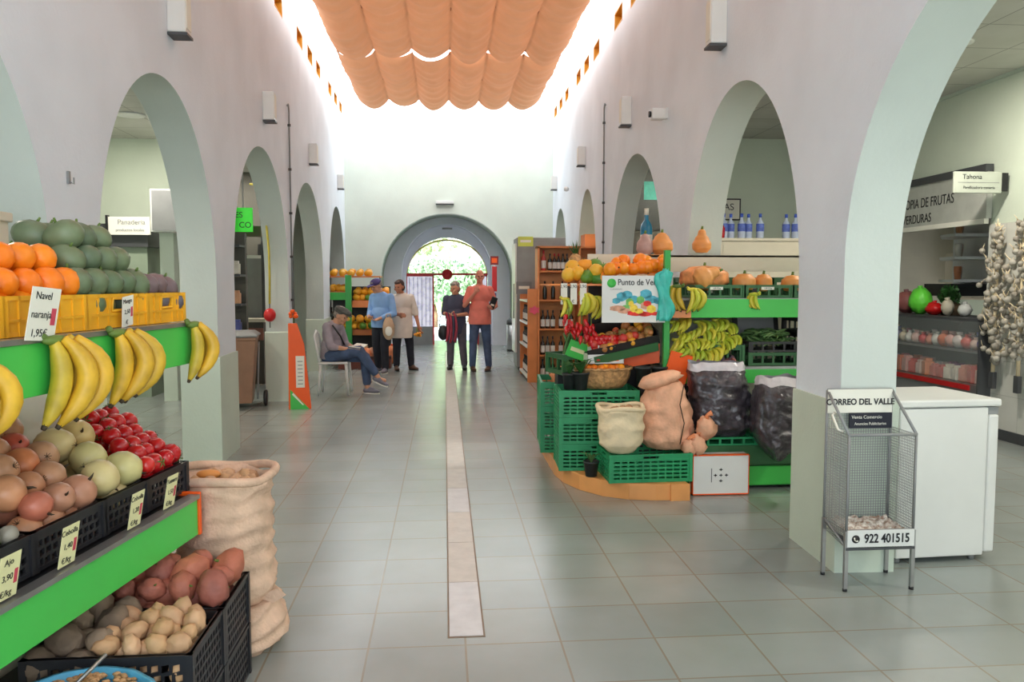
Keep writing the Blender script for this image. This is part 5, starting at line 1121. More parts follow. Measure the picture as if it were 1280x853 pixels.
# garlic braids
GLB = [(5.27, 7.27, 'left garlic braid hanging on the tiled wall'), (5.27, 6.93, 'right garlic braid hanging on the tiled wall at the photo edge')]
for q, (x, y, lb) in enumerate(GLB):
    t = empty('garlic_braid', (x, y, 2.05), lb, 'garlic'); rnd = random.Random(q+9)
    g0 = G().ell((0, 0, 0), (.032, .032, .03), 9, 6, 0, None, .12, 2, 1); n = 100
    b0 = None
    for k in range(95):
        z = -.03-1.28*((k/95)**.9)+(0 if q == 0 else .06); w = .05+.11*math.sin(min(1, k/60)*PI/2)*(1 if k < 80 else .6)
        pos = (rnd.uniform(-.06, .03), rnd.gauss(0, w*.6), z)
        if b0 is None: b0 = g0.build('garlic_bulb', M['garlic'], t); b0.location = pos; G().tube([(0, 0, .025), (.0, .006, .06), (.0, .0, .10)], [.007, .004, .002], 5).build('dry_stem', M['bag_cream'], b0)
        else: c = dup(b0, t, pos, (rnd.uniform(-.7, .7), rnd.uniform(-.7, .7), rnd.uniform(0, 6)), rnd.uniform(.8, 1.2))
    G().tube([(0, 0, .03), (0, 0, -1.45)], [.01, .018], 6).build('braid_cord', M['bag_cream'], t); G().box(-.02, .02, -.03, .03, -1.56, -1.4).build('dark_end', M['dgrey'], t)

# ================================================================= LEFT AISLE
struct('wall_left_partition', G().box(-5.2, -3.25, 11.6, 11.7, 0, 3.5), M['aisle_wall'])
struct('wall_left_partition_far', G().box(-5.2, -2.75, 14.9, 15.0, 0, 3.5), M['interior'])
sgn = empty('white_shop_sign', at(163, 282, 10.8), 'white sign with grey lettering fixed in the left aisle above the green fruit', 'sign')
G().box(-.27, .25, -.015, .015, -.12, .11).build('panel', M['paper'], sgn); G().box(-.30, -.27, -.03, .03, -.14, .13).build('end_bracket', M['black'], sgn); text('lettering', 'Panaderia', .09, M['grey'], sgn, (.02, -.018, .04)); text('small_lettering', 'productos locales', .05, M['grey'], sgn, (0, -.018, -.06))
p = at(187, 236, 10.3); q = at(226, 290, 10.3)
slab_thing('white_wall_box', 'large square white box cabinet high in the left aisle beside the arch', 'cabinet', (0, 10.3, 0), [('carcass', (p.x, p.x+.62, 0, 1.2, q.z, p.z), M['white']), ('face_panel', (p.x+.02, p.x+.6, -.01, 0, q.z+.02, p.z-.02), M['grey'])])
slab_thing('stall_post', 'pale square post under the white box cabinet in the left aisle', 'post', (0, 10.5, 0), [('post_body', (p.x+.03, p.x+.2, 0, .2, 0, q.z-.001), M['dado'])])
slab_thing('green_grey_kiosk', 'plain grey-green closed kiosk behind the green fruit in the left aisle', 'kiosk', (-4.3, 10.9, 0), [('kiosk_wall', (-.8, .42, 0, .5, 0, 1.98), M['soffit']), ('kiosk_top', (-.82, .45, -.05, .5, 1.98, 2.28), M['dgrey']), ('kiosk_counter', (-.85, .42, -.1, 0, .9, .96), M['grey'])])
dsx = empty('dark_shelving', (-3.1, 11.2, 0), 'dark shelving of goods at the back of the left aisle by the arch pier', 'shelf unit')
G().box(-.35, .35, .2, .3, 0, 2.2).build('back_panel', M['interior'], dsx)
for z in (.4, .8, 1.2, 1.6, 2.0): G().box(-.35, .35, -.1, .2, z, z+.03).build('shelf', M['dgrey'], dsx)
for z in (.832, 1.232, 1.632):
    for i in range(6): PK((-3.38+.11*i, 11.22, z), (0, 0, 0), 1.2, 'small packet on the dark shelving at the back of the left aisle', 'packets on the dark shelving')
# through the second arch: green sign, brown header, bin
gs = empty('green_sign', at(304, 275, 12.4), 'fluorescent green sign with black letters seen through the second left arch', 'sign'); G().box(-.16, .14, -.01, .01, -.18, .18).build('panel', mat('fluo_green', S(60, 230, 60), .5, .03, emis=.15), gs)
text('lettering', 'ES', .12, M['ink'], gs, (-.06, -.014, .07)); text('lettering', 'CO', .12, M['ink'], gs, (.03, -.014, -.08)); G().box(-.01, .01, 0, .02, .18, 1.0).build('hanger', M['grey'], gs)
slab_thing('stall_header', 'dark brown header board of the stall behind the second left arch', 'sign', (0, 12.6, 0), [('board', (-3.75, -2.75, 0, .1, 2.22, 2.38), mat('brown_board', S(92, 78, 66), .6, .1)), ('post', (-2.8, -2.75, 0, .1, 0, 2.22), M['dgrey']), ('post', (-3.75, -3.7, 0, .1, 0, 2.22), M['dgrey'])])
slab_thing('pale_fridge', 'tall pale fridge behind the second left arch', 'fridge', (-3.05, 13.0, 0), [('cabinet', (-.2, .22, 0, .5, .02, 1.95), M['white']), ('door_edge', (-.19, .21, -.02, 0, .05, 1.9), M['grey'])])
slab_thing('stall_counter', 'beige counter behind the brown wheeled bin in the left aisle', 'counter', (-3.2, 12.2, 0), [('counter_body', (-.6, .5, 0, .35, 0, .93), M['interior']), ('counter_top', (-.63, .53, -.04, .38, .93, .98), M['cream']), ('reddish_panel', (-.6, .5, -.02, 0, .66, .84), mat('dull_red', S(150, 100, 86), .6, .1))])
bn = empty('wheeled_bin', (-2.52, 9.95, 0), 'brown wheeled rubbish bin with grey lid standing in the second left arch', 'bin', rz=.15)
g = G(); g.rings([[(sx*w, sy*d, z) for (sx, sy) in ((-1, -1), (1, -1), (1, 1), (-1, 1))] for (w, d, z) in ((.17, .17, .06), (.23, .24, .82), (.24, .25, .83), (.24, .25, .86))], 0, True, True, False); g.build('bin_body', mat('brown_plastic', S(150, 112, 88), .5, .08), bn, bevel=.01)
G().rings([[(sx*w, sy*d, z) for (sx, sy) in ((-1, -1), (1, -1), (1, 1), (-1, 1))] for (w, d, z) in ((.255, .265, .862), (.26, .27, .885), (.2, .2, .93))], 0, True, True, False).build('lid', M['grey'], bn, bevel=.01)
for s_ in (-1, 1): G().lathe([(0, 0), (.08, 0), (.1, .012), (.1, .04), (.08, .05), (0, .05)], 20, 0, Matrix.Translation((s_*.2-.025+.12, .02, .1)) @ Matrix.Rotation(PI/2, 4, 'Y')).build('wheel', M['black'], bn)
G().tube([(.2, .27, .84), (.2, .33, .87), (-.2, .33, .87), (-.2, .27, .84)], .014, 6).build('handle', M['dgrey'], bn); G().tube([(.235, -.1, .1), (.26, -.1, .8)], .012, 6).build('grey_bar', M['grey'], bn)
yh = empty('yellow_pipe', (-2.05, 9.78, 0), 'thin yellow pipe bent down the second arch pier and ending in a red ball', 'pipe')
g = G(); pp = [at(*a, 10.2) for a in ((312, 230), (322, 231), (327, 245), (332, 272), (336, 312), (337, 345), (337, 380))]
pp = [V((p.x, p.y, p.z))-yh.location for p in pp]
g.tube(pp, .014, 7).build('pipe', mat('yellow_pipe_paint', S(206, 190, 70), .5, .1), yh); G().ell(pp[-1]+V((0, 0, -.14)), (.075, .075, .085), 16, 10).build('red_ball', M['red'], yh); G().tube([pp[-1], pp[-1]+V((0, 0, -.3))], .007, 6).build('chain', M['dgrey'], yh)
# orange sign stand by the second pier
ob = empty('orange_board', (-1.73, 9.72, 0), 'orange sign stand with sloping top, white label and green corner against the second left pier', 'sign', rz=.12)
G().prism([(-.14, 0), (-.13, 1.03), (-.03, 1.03), (.05, .78), (.12, .04), (.12, .0)], [], -.03, .03, 0, Matrix.Rotation(PI/2, 4, 'X')).build('orange_panel', M['orange_panel'], ob, bevel=.004)
G().box(-.05, .05, -.034, -.03, .26, .64).build('white_label', M['paper'], ob); g = G()
for k in range(7): g.box(-.03+.005*(k % 2), .03, -.0355, -.034, .30+.045*k, .31+.045*k)
g.build('label_print', M['grey'], ob); G().prism([(-.12, 0), (-.12, .24), (.10, 0)], [], 0, .006, 0, Matrix.Translation((0, -.03, 0)) @ Matrix.Rotation(PI/2, 4, 'X')).build('green_corner', M['green'], ob); G().add([(-.10, -.0375, .18), (-.085, -.0375, .2), (.04, -.0375, .05), (.02, -.0375, .05)], [(0, 1, 2, 3)]).build('white_stripe', M['paper'], ob)
fw = empty('orange_flowers', (-1.79, 9.66, 1.035), 'small orange flower ornament standing on the orange sign stand', 'flowers'); g = G()
for k in range(7): a = k*.9; g.ell((.035*math.cos(a), .02*math.sin(a), .08+.03*(k % 3)), (.024, .02, .024), 8, 5, 0, None, .3, 3, k)
g.build('petals', M['orange_panel'], fw); G().tube([(0, 0, 0), (0, 0, .1)], .006, 6).build('flower_stem', M['stem'], fw)
# third arch view
slab_thing('dark_pillar_display', 'dark narrow display column behind the third left arch', 'display', (-3.0, 14.6, 0), [('column', (-.3, .25, 0, .25, 0, 2.2), M['black']), ('blue_light_panel', (-.1, .1, -.01, 0, 1.9, 2.1), mat('blue_panel', S(90, 170, 220), .4, .1, emis=.4)), ('red_side', (-.3, -.25, -.01, 0, .4, 1.8), M['red'])])
# far left fruit stall by the end wall
fs_ = empty('fruit_stall', (-1.7, 15.4, 0), 'green and orange fruit stall with melons at the far left by the end wall', 'shelf unit')
def fp(n, b, m_):
    o = G().box(*b).build(n, m_, fs_); o.location = -fs_.location
fp('green_post', (-1.83, -1.72, 15.0, 15.1, .0, 1.66), M['green_post']); fp('back_panel', (-2.16, -1.05, 15.75, 15.8, 0, 1.45), M['dgrey'])
for (xa, xb, Y, z) in ((-2.16, -1.83, 15.15, 1.33), (-2.16, -1.83, 15.15, .73), (-1.72, -1.0, 15.15, 1.16), (-1.72, -1.0, 15.15, .62)): fp('shelf', (xa, xb, Y, 15.75, z, z+.03), M['wood_red'])
for (xa, xb, z) in ((-2.16, -1.83, 1.2), (-2.16, -1.83, .59)): fp('green_front', (xa, xb, 15.13, 15.15, z, z+.14), M['green'])
for (xa, xb, z) in ((-1.72, -1.0, 1.06), (-1.72, -1.0, .54), (-2.16, -1.83, .73)): fp('wood_front', (xa, xb, 15.13, 15.15, z, z+.1), M['wood_red'])
fp('top_shelf', (-2.16, -1.2, 15.2, 15.7, 1.62, 1.645), M['wood_red']); fp('end_support', (-1.22, -1.2, 15.2, 15.7, 0, 1.62), M['dgrey'])
def row(P, xa, xb, Y, z, n, lb, gp, sc=1.0, rows=2):
    for i in range(n):
        for j in range(rows): P((xa+(xb-xa)*(i+.5)/n, Y+.16*j, z+.05+.03*j), (random.uniform(-.3, .3), random.uniform(-.3, .3), random.uniform(0, 6)), sc, lb, gp)
row(f_mel, -2.16, -1.35, 15.3, 1.645, 5, 'orange-yellow melon on the top shelf of the far left stall', 'melons on the top shelf of the far stall')
row(f_mel, -2.14, -1.84, 15.22, 1.36, 3, 'yellow melon on the left shelf of the far stall', 'melons on the left shelf of the far stall', .9)
row(f_mel, -1.7, -1.05, 15.22, 1.19, 6, 'yellow melon on the right upper shelf of the far stall', 'yellow melons on the right upper shelf of the far stall')
row(f_mel, -1.7, -1.05, 15.3, 1.3, 5, 'yellow melon in the upper layer of the far stall', 'yellow melons in the upper layer of the far stall')
row(f_gmel, -1.5, -1.0, 15.18, 1.19, 3, 'green melon among yellow ones on the far stall', 'green melons on the upper shelf of the far stall', 1, 1)
row(f_mel, -1.88, -1.0, 15.1, .66, 7, 'yellow melon on the lower shelf of the far stall', 'yellow melons on the lower shelf of the far stall')
row(f_mel, -1.85, -1.3, 15.08, .8, 3, 'large yellow melon piled against the green post of the far stall', 'melons piled against the green post', 1.3, 1)
row(f_gmel, -1.6, -1.1, 15.05, .67, 3, 'green melon at the front of the lower shelf of the far stall', 'green melons on the lower shelf of the far stall', 1.15, 1)
for i in range(4): b4((-2.12+.08*i, 15.3, .76), (0, 0, 0), 1, 'dark bottle on the lower left shelf of the far stall', 'dark bottles on the far stall')
fb = empty('low_crate', (-1.37, 14.5, 0), 'low dark red crate of orange nets on the floor before the far stall', 'crate'); G().box(-.5, .4, -.25, .25, 0, .02).box(-.5, .4, -.26, -.24, 0, .22).box(-.5, .4, .24, .26, 0, .22).box(-.51, -.49, -.25, .25, 0, .22).box(.39, .41, -.25, .25, 0, .22).build('crate_body', mat('dark_red_wood', S(120, 66, 54), .6, .1), fb); G().box(-.52, .42, -.27, -.255, .17, .22).build('front_rim', mat('dark_wood', S(80, 50, 44), .6, .1), fb)
for i in range(6):
    nb = empty('net_bag', (-1.74+.155*i, 14.45+.12*(i % 2), .1), 'orange net bag of fruit in the low crate before the far stall', 'bag', 'orange net bags in the low crate'); G().ell((0, 0, .12), (.12, .13, .16), 14, 9, 0, None, .35, 2.5, i).build('net', M['bag_orange'] if i % 3 else M['bag_pink'], nb); G().tube([(0, 0, .26), (.02, 0, .31)], [.02, .03], 8).build('knot', M['orange_panel'] if i % 2 else M['gbean'], nb)
# ================================================================= PEOPLE
def cap_(g, a, b, ra, rb, flat=1.0):
    a, b = V(a), V(b); d = (b-a); L = d.length
    if L < 1e-5: return g.ell(a, ra, 12, 8)
    d.normalize(); pts = [a-d*ra*.95, a-d*ra*.7, a-d*ra*.35, a, a+(b-a)*.5, b, b+d*rb*.35, b+d*rb*.7, b+d*rb*.95]
    R = [ra*.3, ra*.71, ra*.94, ra, (ra+rb)/2*1.03, rb, rb*.94, rb*.71, rb*.3]
    return g.tube(pts, R, 14, flat=flat)
def remesh(g, name, m, parent, vox=.010, smooth=4):
    o = g.build(name, m, parent)
    r = o.modifiers.new('r', 'REMESH'); r.mode = 'VOXEL'; r.voxel_size = vox; r.use_smooth_shade = True
    s = o.modifiers.new('s', 'SMOOTH'); s.factor = .5; s.iterations = smooth
    return bake(o)
def hand(g, w, d, n, side, curl=.5, s=1.0):
    """w wrist, d direction of palm, n palm-facing normal, thumb on the given side"""
    w, d, n = V(w), V(d).normalized(), V(n); n = (n-d*n.dot(d)).normalized(); t = d.cross(n)*side
    cap_(g, w, w+d*.03*s, .026*s, .03*s); 
    for k in (-1, 0, 1): cap_(g, w+d*.03*s+t*.02*k*s, w+d*.085*s+t*.024*k*s, .016*s, .014*s)
    for k, L in enumerate((.07, .08, .074, .058)):
        o = (1.5-k)*.021*s; p0 = w+d*.085*s+t*o; p1 = p0+(d*math.cos(curl)+n*math.sin(curl))*L*.5*s; p2 = p1+(d*math.cos(curl*2.2)+n*math.sin(curl*2.2))*L*.5*s
        g.tube([p0-d*.02*s, p0, p1, p2], [.0105*s, .0105*s, .0095*s, .008*s], 8)
    p0 = w+d*.025*s+t*.025*s; p1 = p0+(d*.6+t*.7+n*.3).normalized()*.035*s; p2 = p1+(d*.9+t*.2+n*.4).normalized()*.035*s
    g.tube([p0, p1, p2], [.013*s, .012*s, .009*s], 8)
def head_(g, c, F, s=1.0):
    """F = 3x3 head frame: columns right, back, up (face looks along -back)"""
    def P(x, y, z): return c+F@V((x, y, z))*s
    def E(x, y, z, r, seg=16, nr=11):
        mx = Matrix.Translation(P(x, y, z)) @ F.to_4x4(); g.ell((0, 0, 0), tuple(q*s for q in r), seg, nr, 0, mx)
    E(0, .005, .02, (.076, .097, .10)); E(0, -.025, -.055, (.055, .062, .062)); E(0, -.075, -.095, (.026, .02, .018)); E(0, -.085, .028, (.055, .018, .014))
    E(0, -.108, -.012, (.013, .02, .022)); E(0, -.095, .008, (.010, .014, .028))
    for k in (-1, 1): E(.078*k, .01, -.01, (.01, .02, .032)); E(.04*k, -.07, -.03, (.026, .028, .026))
    E(0, -.088, -.062, (.024, .012, .007)); E(0, -.086, -.074, (.02, .012, .007))
def frame(yaw, pitch=0, roll=0): return (Matrix.Rotation(yaw, 3, 'Z') @ Matrix.Rotation(pitch, 3, 'X') @ Matrix.Rotation(roll, 3, 'Y'))
def head_extras(t, c, F, s, hair=None, hat=None, glasses=False, mouth=True):
    mxh = Matrix.Translation(c) @ F.to_4x4() @ Matrix.Scale(s, 4)
    g = G()
    for k in (-1, 1): g.ell((.032*k, -.083, .006), (.013, .008, .008), 10, 7, 0, mxh)
    g.build('eyes', M['eye'], t)
    G().ell((0, -.096, -.068), (.02, .006, .004), 10, 6, 0, mxh).build('lips', M['lip'], t)
    if hair:
        kind, m = hair; g = G(); rs = []
        g.ell((0, .028, .04), (.086, .09, .092), 20, 13, 0, mxh, .07, 7, 3)
        if kind != 'short': g.ell((0, .045, -.02), (.084, .075, .085), 18, 11, 0, mxh, .08, 7, 5)
        else: g.ell((0, .05, -.01), (.079, .062, .06), 18, 11, 0, mxh, .05, 7, 5)
        g.ell((0, -.045, .082), (.06, .05, .03), 14, 9, 0, mxh, .1, 6, 2)
        g.build('hair', m, t)
    if hat:
        kind, m = hat
        if kind == 'cap':
            h = G().ell((0, .01, .065), (.092, .108, .07), 20, 12, 0, mxh).build('cap', m, t)
            G().ell((0, -.12, .06), (.07, .075, .008), 16, 8, 0, mxh).build('brim', m, h)
        else:
            h = G().ell((0, -.005, .085), (.104, .13, .042), 22, 12, 0, mxh, .05, 4, 1).ell((0, .03, .055), (.094, .1, .055), 20, 10, 0, mxh).build('flat_cap', m, t)
            G().ell((0, -.11, .062), (.065, .05, .008), 16, 8, 0, mxh).build('brim', m, h)
M['eye'] = mat('eye_dark', S(60, 44, 36), .3, .1); M['lip'] = mat('lips', S(176, 104, 92), .5, .05)
M['jeans'] = mat('denim', S(74, 92, 124), .8, .2, 9., .15, bscale=60); M['dk_trouser'] = mat('dark_trousers', S(34, 36, 46), .8, .2, 8., .1); M['grey_trouser'] = mat('grey_trousers', S(98, 94, 102), .8, .15, 8., .1)
M['salmon'] = mat('salmon_polo', S(240, 134, 118), .75, .08, 7., .15, bscale=20); M['blueshirt'] = mat('blue_shirt', S(136, 176, 226), .75, .08, 7., .15, bscale=20)
M['creamshirt'] = mat('cream_shirt', S(232, 220, 206), .75, .06, 7., .15, bscale=20); M['navytop'] = mat('slate_top', S(74, 78, 98), .75, .12, 7., .15, bscale=20); M['lilac'] = mat('grey_lilac_shirt', S(160, 150, 158), .75, .1, 9., .15, bscale=30)
M['shoe_brown'] = mat('brown_shoe', S(92, 66, 50), .5, .15); M['shoe_dark'] = mat('dark_shoe', S(40, 38, 42), .5, .15); M['shoe_grey'] = mat('grey_shoe', S(120, 118, 130), .6, .15)
M['tan'] = mat('tan_bag', S(200, 170, 140), .7, .12, 9., .2)
def shoe(t, ankle, yaw, m, s=1.0, pitch=0):
    a = V(ankle); F = Matrix.Translation(a) @ Matrix.Rotation(yaw, 4, 'Z') @ Matrix.Rotation(pitch, 4, 'X') @ Matrix.Scale(s, 4); g = G()
    g.ell((0, .01, -.035), (.042, .055, .042), 14, 9, 0, F); g.ell((0, -.09, -.048), (.046, .10, .030), 16, 9, 0, F); g.ell((0, -.04, -.03), (.04, .08, .04), 14, 9, 0, F)
    o = remesh(g, 'shoe', m, t, .009, 2)
    G().prism([(.044*math.cos(q)*(1+.1*math.cos(q)), -.06+.125*math.sin(q)) for q in [2*PI*k/20 for k in range(20)]], [], -.082, -.066, 0, F).build('sole', M['paper'] if m is M['shoe_grey'] else M['black'], o)
def person(name, loc, rz, J, label, top, trousers, shoes, headyaw=0, headpitch=0, headroll=0, sleeve=.55, hair=None, hat=None, hs=.95, belly=1.0, curl=.5, hd=None, waist=.0, skin=None, legcut=1.0, hem=0.0, shoe_yaw=(0, 0), shoe_pitch=(0, 0), width=1.0):
    t = empty(name, loc, label, 'person', rz=rz); J = {k: V(v) for k, v in J.items()}; skin = skin or M['skin']
    F = frame(headyaw, headpitch, headroll); hc = J['head']
    g = G(); W = width
    # body
    head_(g, hc, F, hs); cap_(g, J['neck']+V((0, 0, -.03)), hc+F@V((0, .02, -.07)), .055, .052)
    ch, pv = J['chest'], J['pelvis']
    def torso(g, e, lo=True):
        up = (ch-pv).normalized(); q = up.to_track_quat('Z', 'Y').to_matrix().to_4x4() if False else None
        dz = ch-pv; side = (J['sR']-J['sL']).normalized(); fw = side.cross(up).normalized()
        B = Matrix((side, fw, up)).transposed().to_4x4()
        def E(p, r): g.ell((0, 0, 0), r, 22, 14, 0, Matrix.Translation(p) @ B)
        E(ch+up*.02, ((.155+e)*W, .105+e, .17+e)); E(pv+dz*.45, ((.145+e)*W, (.105*belly+e), .17)); (E(pv, ((.155+e)*W, .11*max(1, belly*.95)+e, .12+e)) if lo else g.lathe([(.15, .16), (.168, .06), (.172, -.06-hem)], 26, 0, Matrix.Translation(pv) @ B, sx=W*1.02, sy=max(.72, .76*belly*.92)))
        E(J['neck']-up*.055, (.12*W+e, .065+e, .05+e))
    torso(g, 0)
    for k in 'LR':
        cap_(g, J['s'+k], J['e'+k], .05, .04); cap_(g, J['e'+k], J['w'+k], .039, .026)
        d = (J['w'+k]-J['e'+k]).normalized() if not hd or k not in hd else V(hd[k][0]); n = V((0, 0, 1)).cross(d) if not hd or k not in hd else V(hd[k][1])
        if n.length < .1: n = V((-1 if k == 'L' else 1, 0, 0))
        hand(g, J['w'+k], d, n, 1 if k == 'R' else -1, curl, .98)
        cap_(g, J['h'+k], J['k'+k], .082, .055); cap_(g, J['k'+k], J['a'+k], .052, .036)
        fd = Matrix.Rotation(shoe_yaw[0 if k == 'L' else 1], 3, 'Z')@V((0, -1, 0)); cap_(g, J['a'+k]+V((0, 0, -.03)), J['a'+k]+fd*.1+V((0, 0, -.045)), .03, .026)
    remesh(g, 'body', skin, t, .0085, 3)
    head_extras(t, hc, F, hs, hair, hat)
    # shirt
    g = G(); torso(g, .016, False)
    if hem: 
        pass
    for k in 'LR':
        s_, e_, w_ = J['s'+k], J['e'+k], J['w'+k]
        if sleeve <= 1: cap_(g, s_, s_+(e_-s_)*sleeve, .068, .060)
        else: cap_(g, s_, e_, .066, .055); cap_(g, e_, e_+(w_-e_)*(sleeve-1), .054, .042)
    o = remesh(g, 'shirt', top, t, .011, 3)
    # collar
    nk = J['neck']; G().lathe([(.066, -.045), (.074, -.02), (.070, .0), (.062, -.004)], 18, 0, Matrix.Translation(nk+V((0, -.0, -.005))) @ Matrix.Rotation(.25, 4, 'X'), caps=False).build('collar', top, o)
    # trousers
    g = G(); g.ell(pv+V((0, 0, -.03)), (.17*W, .125*max(1, belly*.9), .12), 20, 12)
    for k in 'LR': cap_(g, J['h'+k], J['k'+k], .098, .073); cap_(g, J['k'+k], J['k'+k]+(J['a'+k]-J['k'+k])*legcut*.95, .070, .058)
    remesh(g, 'trousers', trousers, t, .011, 3)
    for i, k in enumerate('LR'): shoe(t, J['a'+k], shoe_yaw[i], shoes, 1.0, shoe_pitch[i])
    return t
def stand(H, **ov):
    J = dict(head=(0, -.01, H-.125), neck=(0, .01, H*.845), chest=(0, 0, H*.73), pelvis=(0, 0, H*.535), sL=(-.165, .01, H*.80), sR=(.165, .01, H*.80), eL=(-.23, .02, H*.625), eR=(.23, .02, H*.625), wL=(-.23, -.05, H*.485), wR=(.23, -.05, H*.485),
             hL=(-.085, 0, H*.51), hR=(.085, 0, H*.51), kL=(-.10, -.015, H*.285), kR=(.10, -.015, H*.285), aL=(-.11, .02, .085), aR=(.11, .02, .085))
    J.update(ov); return J
# NB local -y faces the viewer; 'L' = left in the photo
grey_hair = mat('grey_hair', S(150, 140, 132), .7, .25, 30., .3); white_hair = mat('white_hair', S(206, 190, 178), .7, .15, 30., .2); dark_hair = mat('dark_brown_hair', S(74, 52, 44), .7, .25, 30., .3)
pm = person('person', (.60, 13.72, .0), -.05, stand(1.75, eL=(-.26, -.06, 1.13), wL=(-.075, -.19, 1.35), eR=(.27, .03, 1.12), wR=(.22, -.17, 1.08), aL=(-.13, .0, .085), kL=(-.115, -.02, .5), aR=(.15, .02, .085), kR=(.12, -.02, .5)),
    'older balding man in a salmon polo shirt and jeans, hand raised to his chin', M['salmon'], M['jeans'], M['shoe_brown'], headyaw=.12, headpitch=.12, sleeve=.75, hair=None, belly=1.28, hd={'L': ((.25, -.1, .75), (.2, .9, .2)), 'R': ((-.45, -.7, .1), (-.3, -.2, .9))}, hem=.07, shoe_yaw=(.25, -.3), curl=.7, width=1.12, skin=mat('ruddy_skin', S(216, 142, 118), .55, .05, 8.))
bt_ = empty('black_pouch', (.78, 13.50, 1.10), 'black pouch held under the arm of the man in the salmon polo shirt', 'bag', rot=(.2, .35, .1)); G().box(-.05, .05, -.03, .03, -.02, .19).build('pouch_body', M['black'], bt_, bevel=.015); G().box(-.03, .03, -.034, -.03, .04, .07).build('pale_patch', M['paper'], bt_)
wm = person('person', (.20, 14.0, .0), -.1, stand(1.55, head=(-.02, -.05, 1.425), eL=(-.21, -.02, .99), wL=(-.13, -.22, .97), eR=(.22, -.04, .98), wR=(.02, -.24, .96), aR=(.14, -.03, .085), kR=(.11, -.05, .45)),
    'older woman with short grey hair, slate top and grey trousers, scarf over her arms', M['navytop'], M['grey_trouser'], M['shoe_dark'], headyaw=-.45, headpitch=.2, sleeve=.95, hair=('long', grey_hair), belly=1.1, hd={'L': ((.7, -.4, .1), (0, 0, 1)), 'R': ((-.8, -.3, 0), (0, 0, 1))}, hem=.14, shoe_yaw=(-.1, .1), width=1.0)
sc1 = empty('scarf', (.10, 13.73, .96), 'red and grey striped scarf hanging over the arm of the woman in grey', 'scarf'); g = G(); rs = []
for i in range(16):
    v = i/15; rs.append([(-.09+.18*j/16+.03*math.sin(v*3), .02*math.sin(j*1.6+v*3), .04-.50*v+.02*math.sin(j*.7)) for j in range(17)])
g.rings(rs, 0, False, False); sm = mat('scarf_cloth', S(176, 66, 84), .8, .2, 6.); o = g.build('scarf_cloth', [sm, M['navytop']], sc1); 
for i, p in enumerate(o.data.polygons): p.material_index = 1 if (i % 16) % 6 in (3, 4) else 0
md = o.modifiers.new('s', 'SOLIDIFY'); md.thickness = .012
hb_ = empty('handbag', (-.03, 13.8, .56), 'dark handbag hanging beside the woman in grey', 'bag'); G().ell((0, 0, .10), (.09, .05, .13), 16, 10, 0, None, .08).build('bag_body', M['black'], hb_); G().tube([(-.06, 0, .19), (-.05, 0, .38), (.04, 0, .44), (.06, 0, .2)], .008, 6).build('strap', M['black'], hb_)
bm_ = person('person', (-1.06, 13.62, .0), -.45, stand(1.60, head=(-.05, -.08, 1.465), neck=(-.01, -.02, 1.36), eR=(.25, -.03, 1.0), wR=(.10, -.22, .93), eL=(-.21, -.02, 1.01), wL=(-.10, -.25, .96), aL=(-.09, .03, .085), aR=(.12, -.10, .085), kR=(.10, -.09, .46)),
    'man in a light blue shirt, purple cap and dark trousers looking down', M['blueshirt'], M['dk_trouser'], M['shoe_grey'], headyaw=-.35, headpitch=.42, sleeve=1.8, hair=('short', grey_hair), hat=('cap', mat('purple_cap', S(74, 62, 120), .7, .1)), belly=1.2, hd={'L': ((.5, -.5, -.2), (0, 0, 1)), 'R': ((-.5, -.5, -.3), (0, 0, 1))}, hem=.03, shoe_yaw=(-.4, .2), width=1.1)
tb2 = empty('tan_bag', (-.93, 13.36, .60), 'tan shopping bag hanging from the hands of the man in the blue shirt', 'bag', rz=.1); G().ell((0, 0, .16), (.10, .06, .19), 18, 12, 0, None, .15, 3, 4).build('bag_body', M['tan'], tb2); G().tube([(-.05, 0, .3), (-.03, .0, .40), (.03, 0, .40), (.05, 0, .3)], .01, 6).build('bag_handle', M['tan'], tb2); G().ell((.0, -.055, .12), (.06, .015, .08), 12, 8).build('white_panel', M['paper'], tb2)
wp_ = person('person', (-.74, 13.95, .0), .35, stand(1.58, head=(-.06, -.05, 1.45), eR=(.25, .0, .97), wR=(.27, -.10, .76), eL=(-.2, -.06, 1.0), wL=(-.13, -.26, .98), aL=(-.10, .02, .085), aR=(.16, .0, .085), kR=(.13, -.02, .45)),
    'dark haired person in a loose cream shirt and black trousers behind the man in blue', M['creamshirt'], M['dk_trouser'], M['shoe_brown'], headyaw=-.8, headpitch=.2, sleeve=.95, hair=('long', dark_hair), belly=1.2, hem=.22, shoe_yaw=(-.2, .4), width=1.1, skin=mat('tanned_skin', S(196, 132, 100), .55, .05, 8.))
fb_ = empty('flower_bunch', (-.47, 13.82, .64), 'small yellow and green bunch held by the person in the cream shirt', 'flowers'); g = G()
for k in range(9): g.ell((.045*math.cos(k*2.4), .04*math.sin(k*2.4), -.03+.02*(k % 3)), .024, 8, 5, 0, None, .2, 3, k)
g.build('yellow_blooms', M['melon'], fb_); G().tube([(0, 0, -.02), (-.01, 0, .1)], [.02, .012], 7).build('stems', M['stem'], fb_)
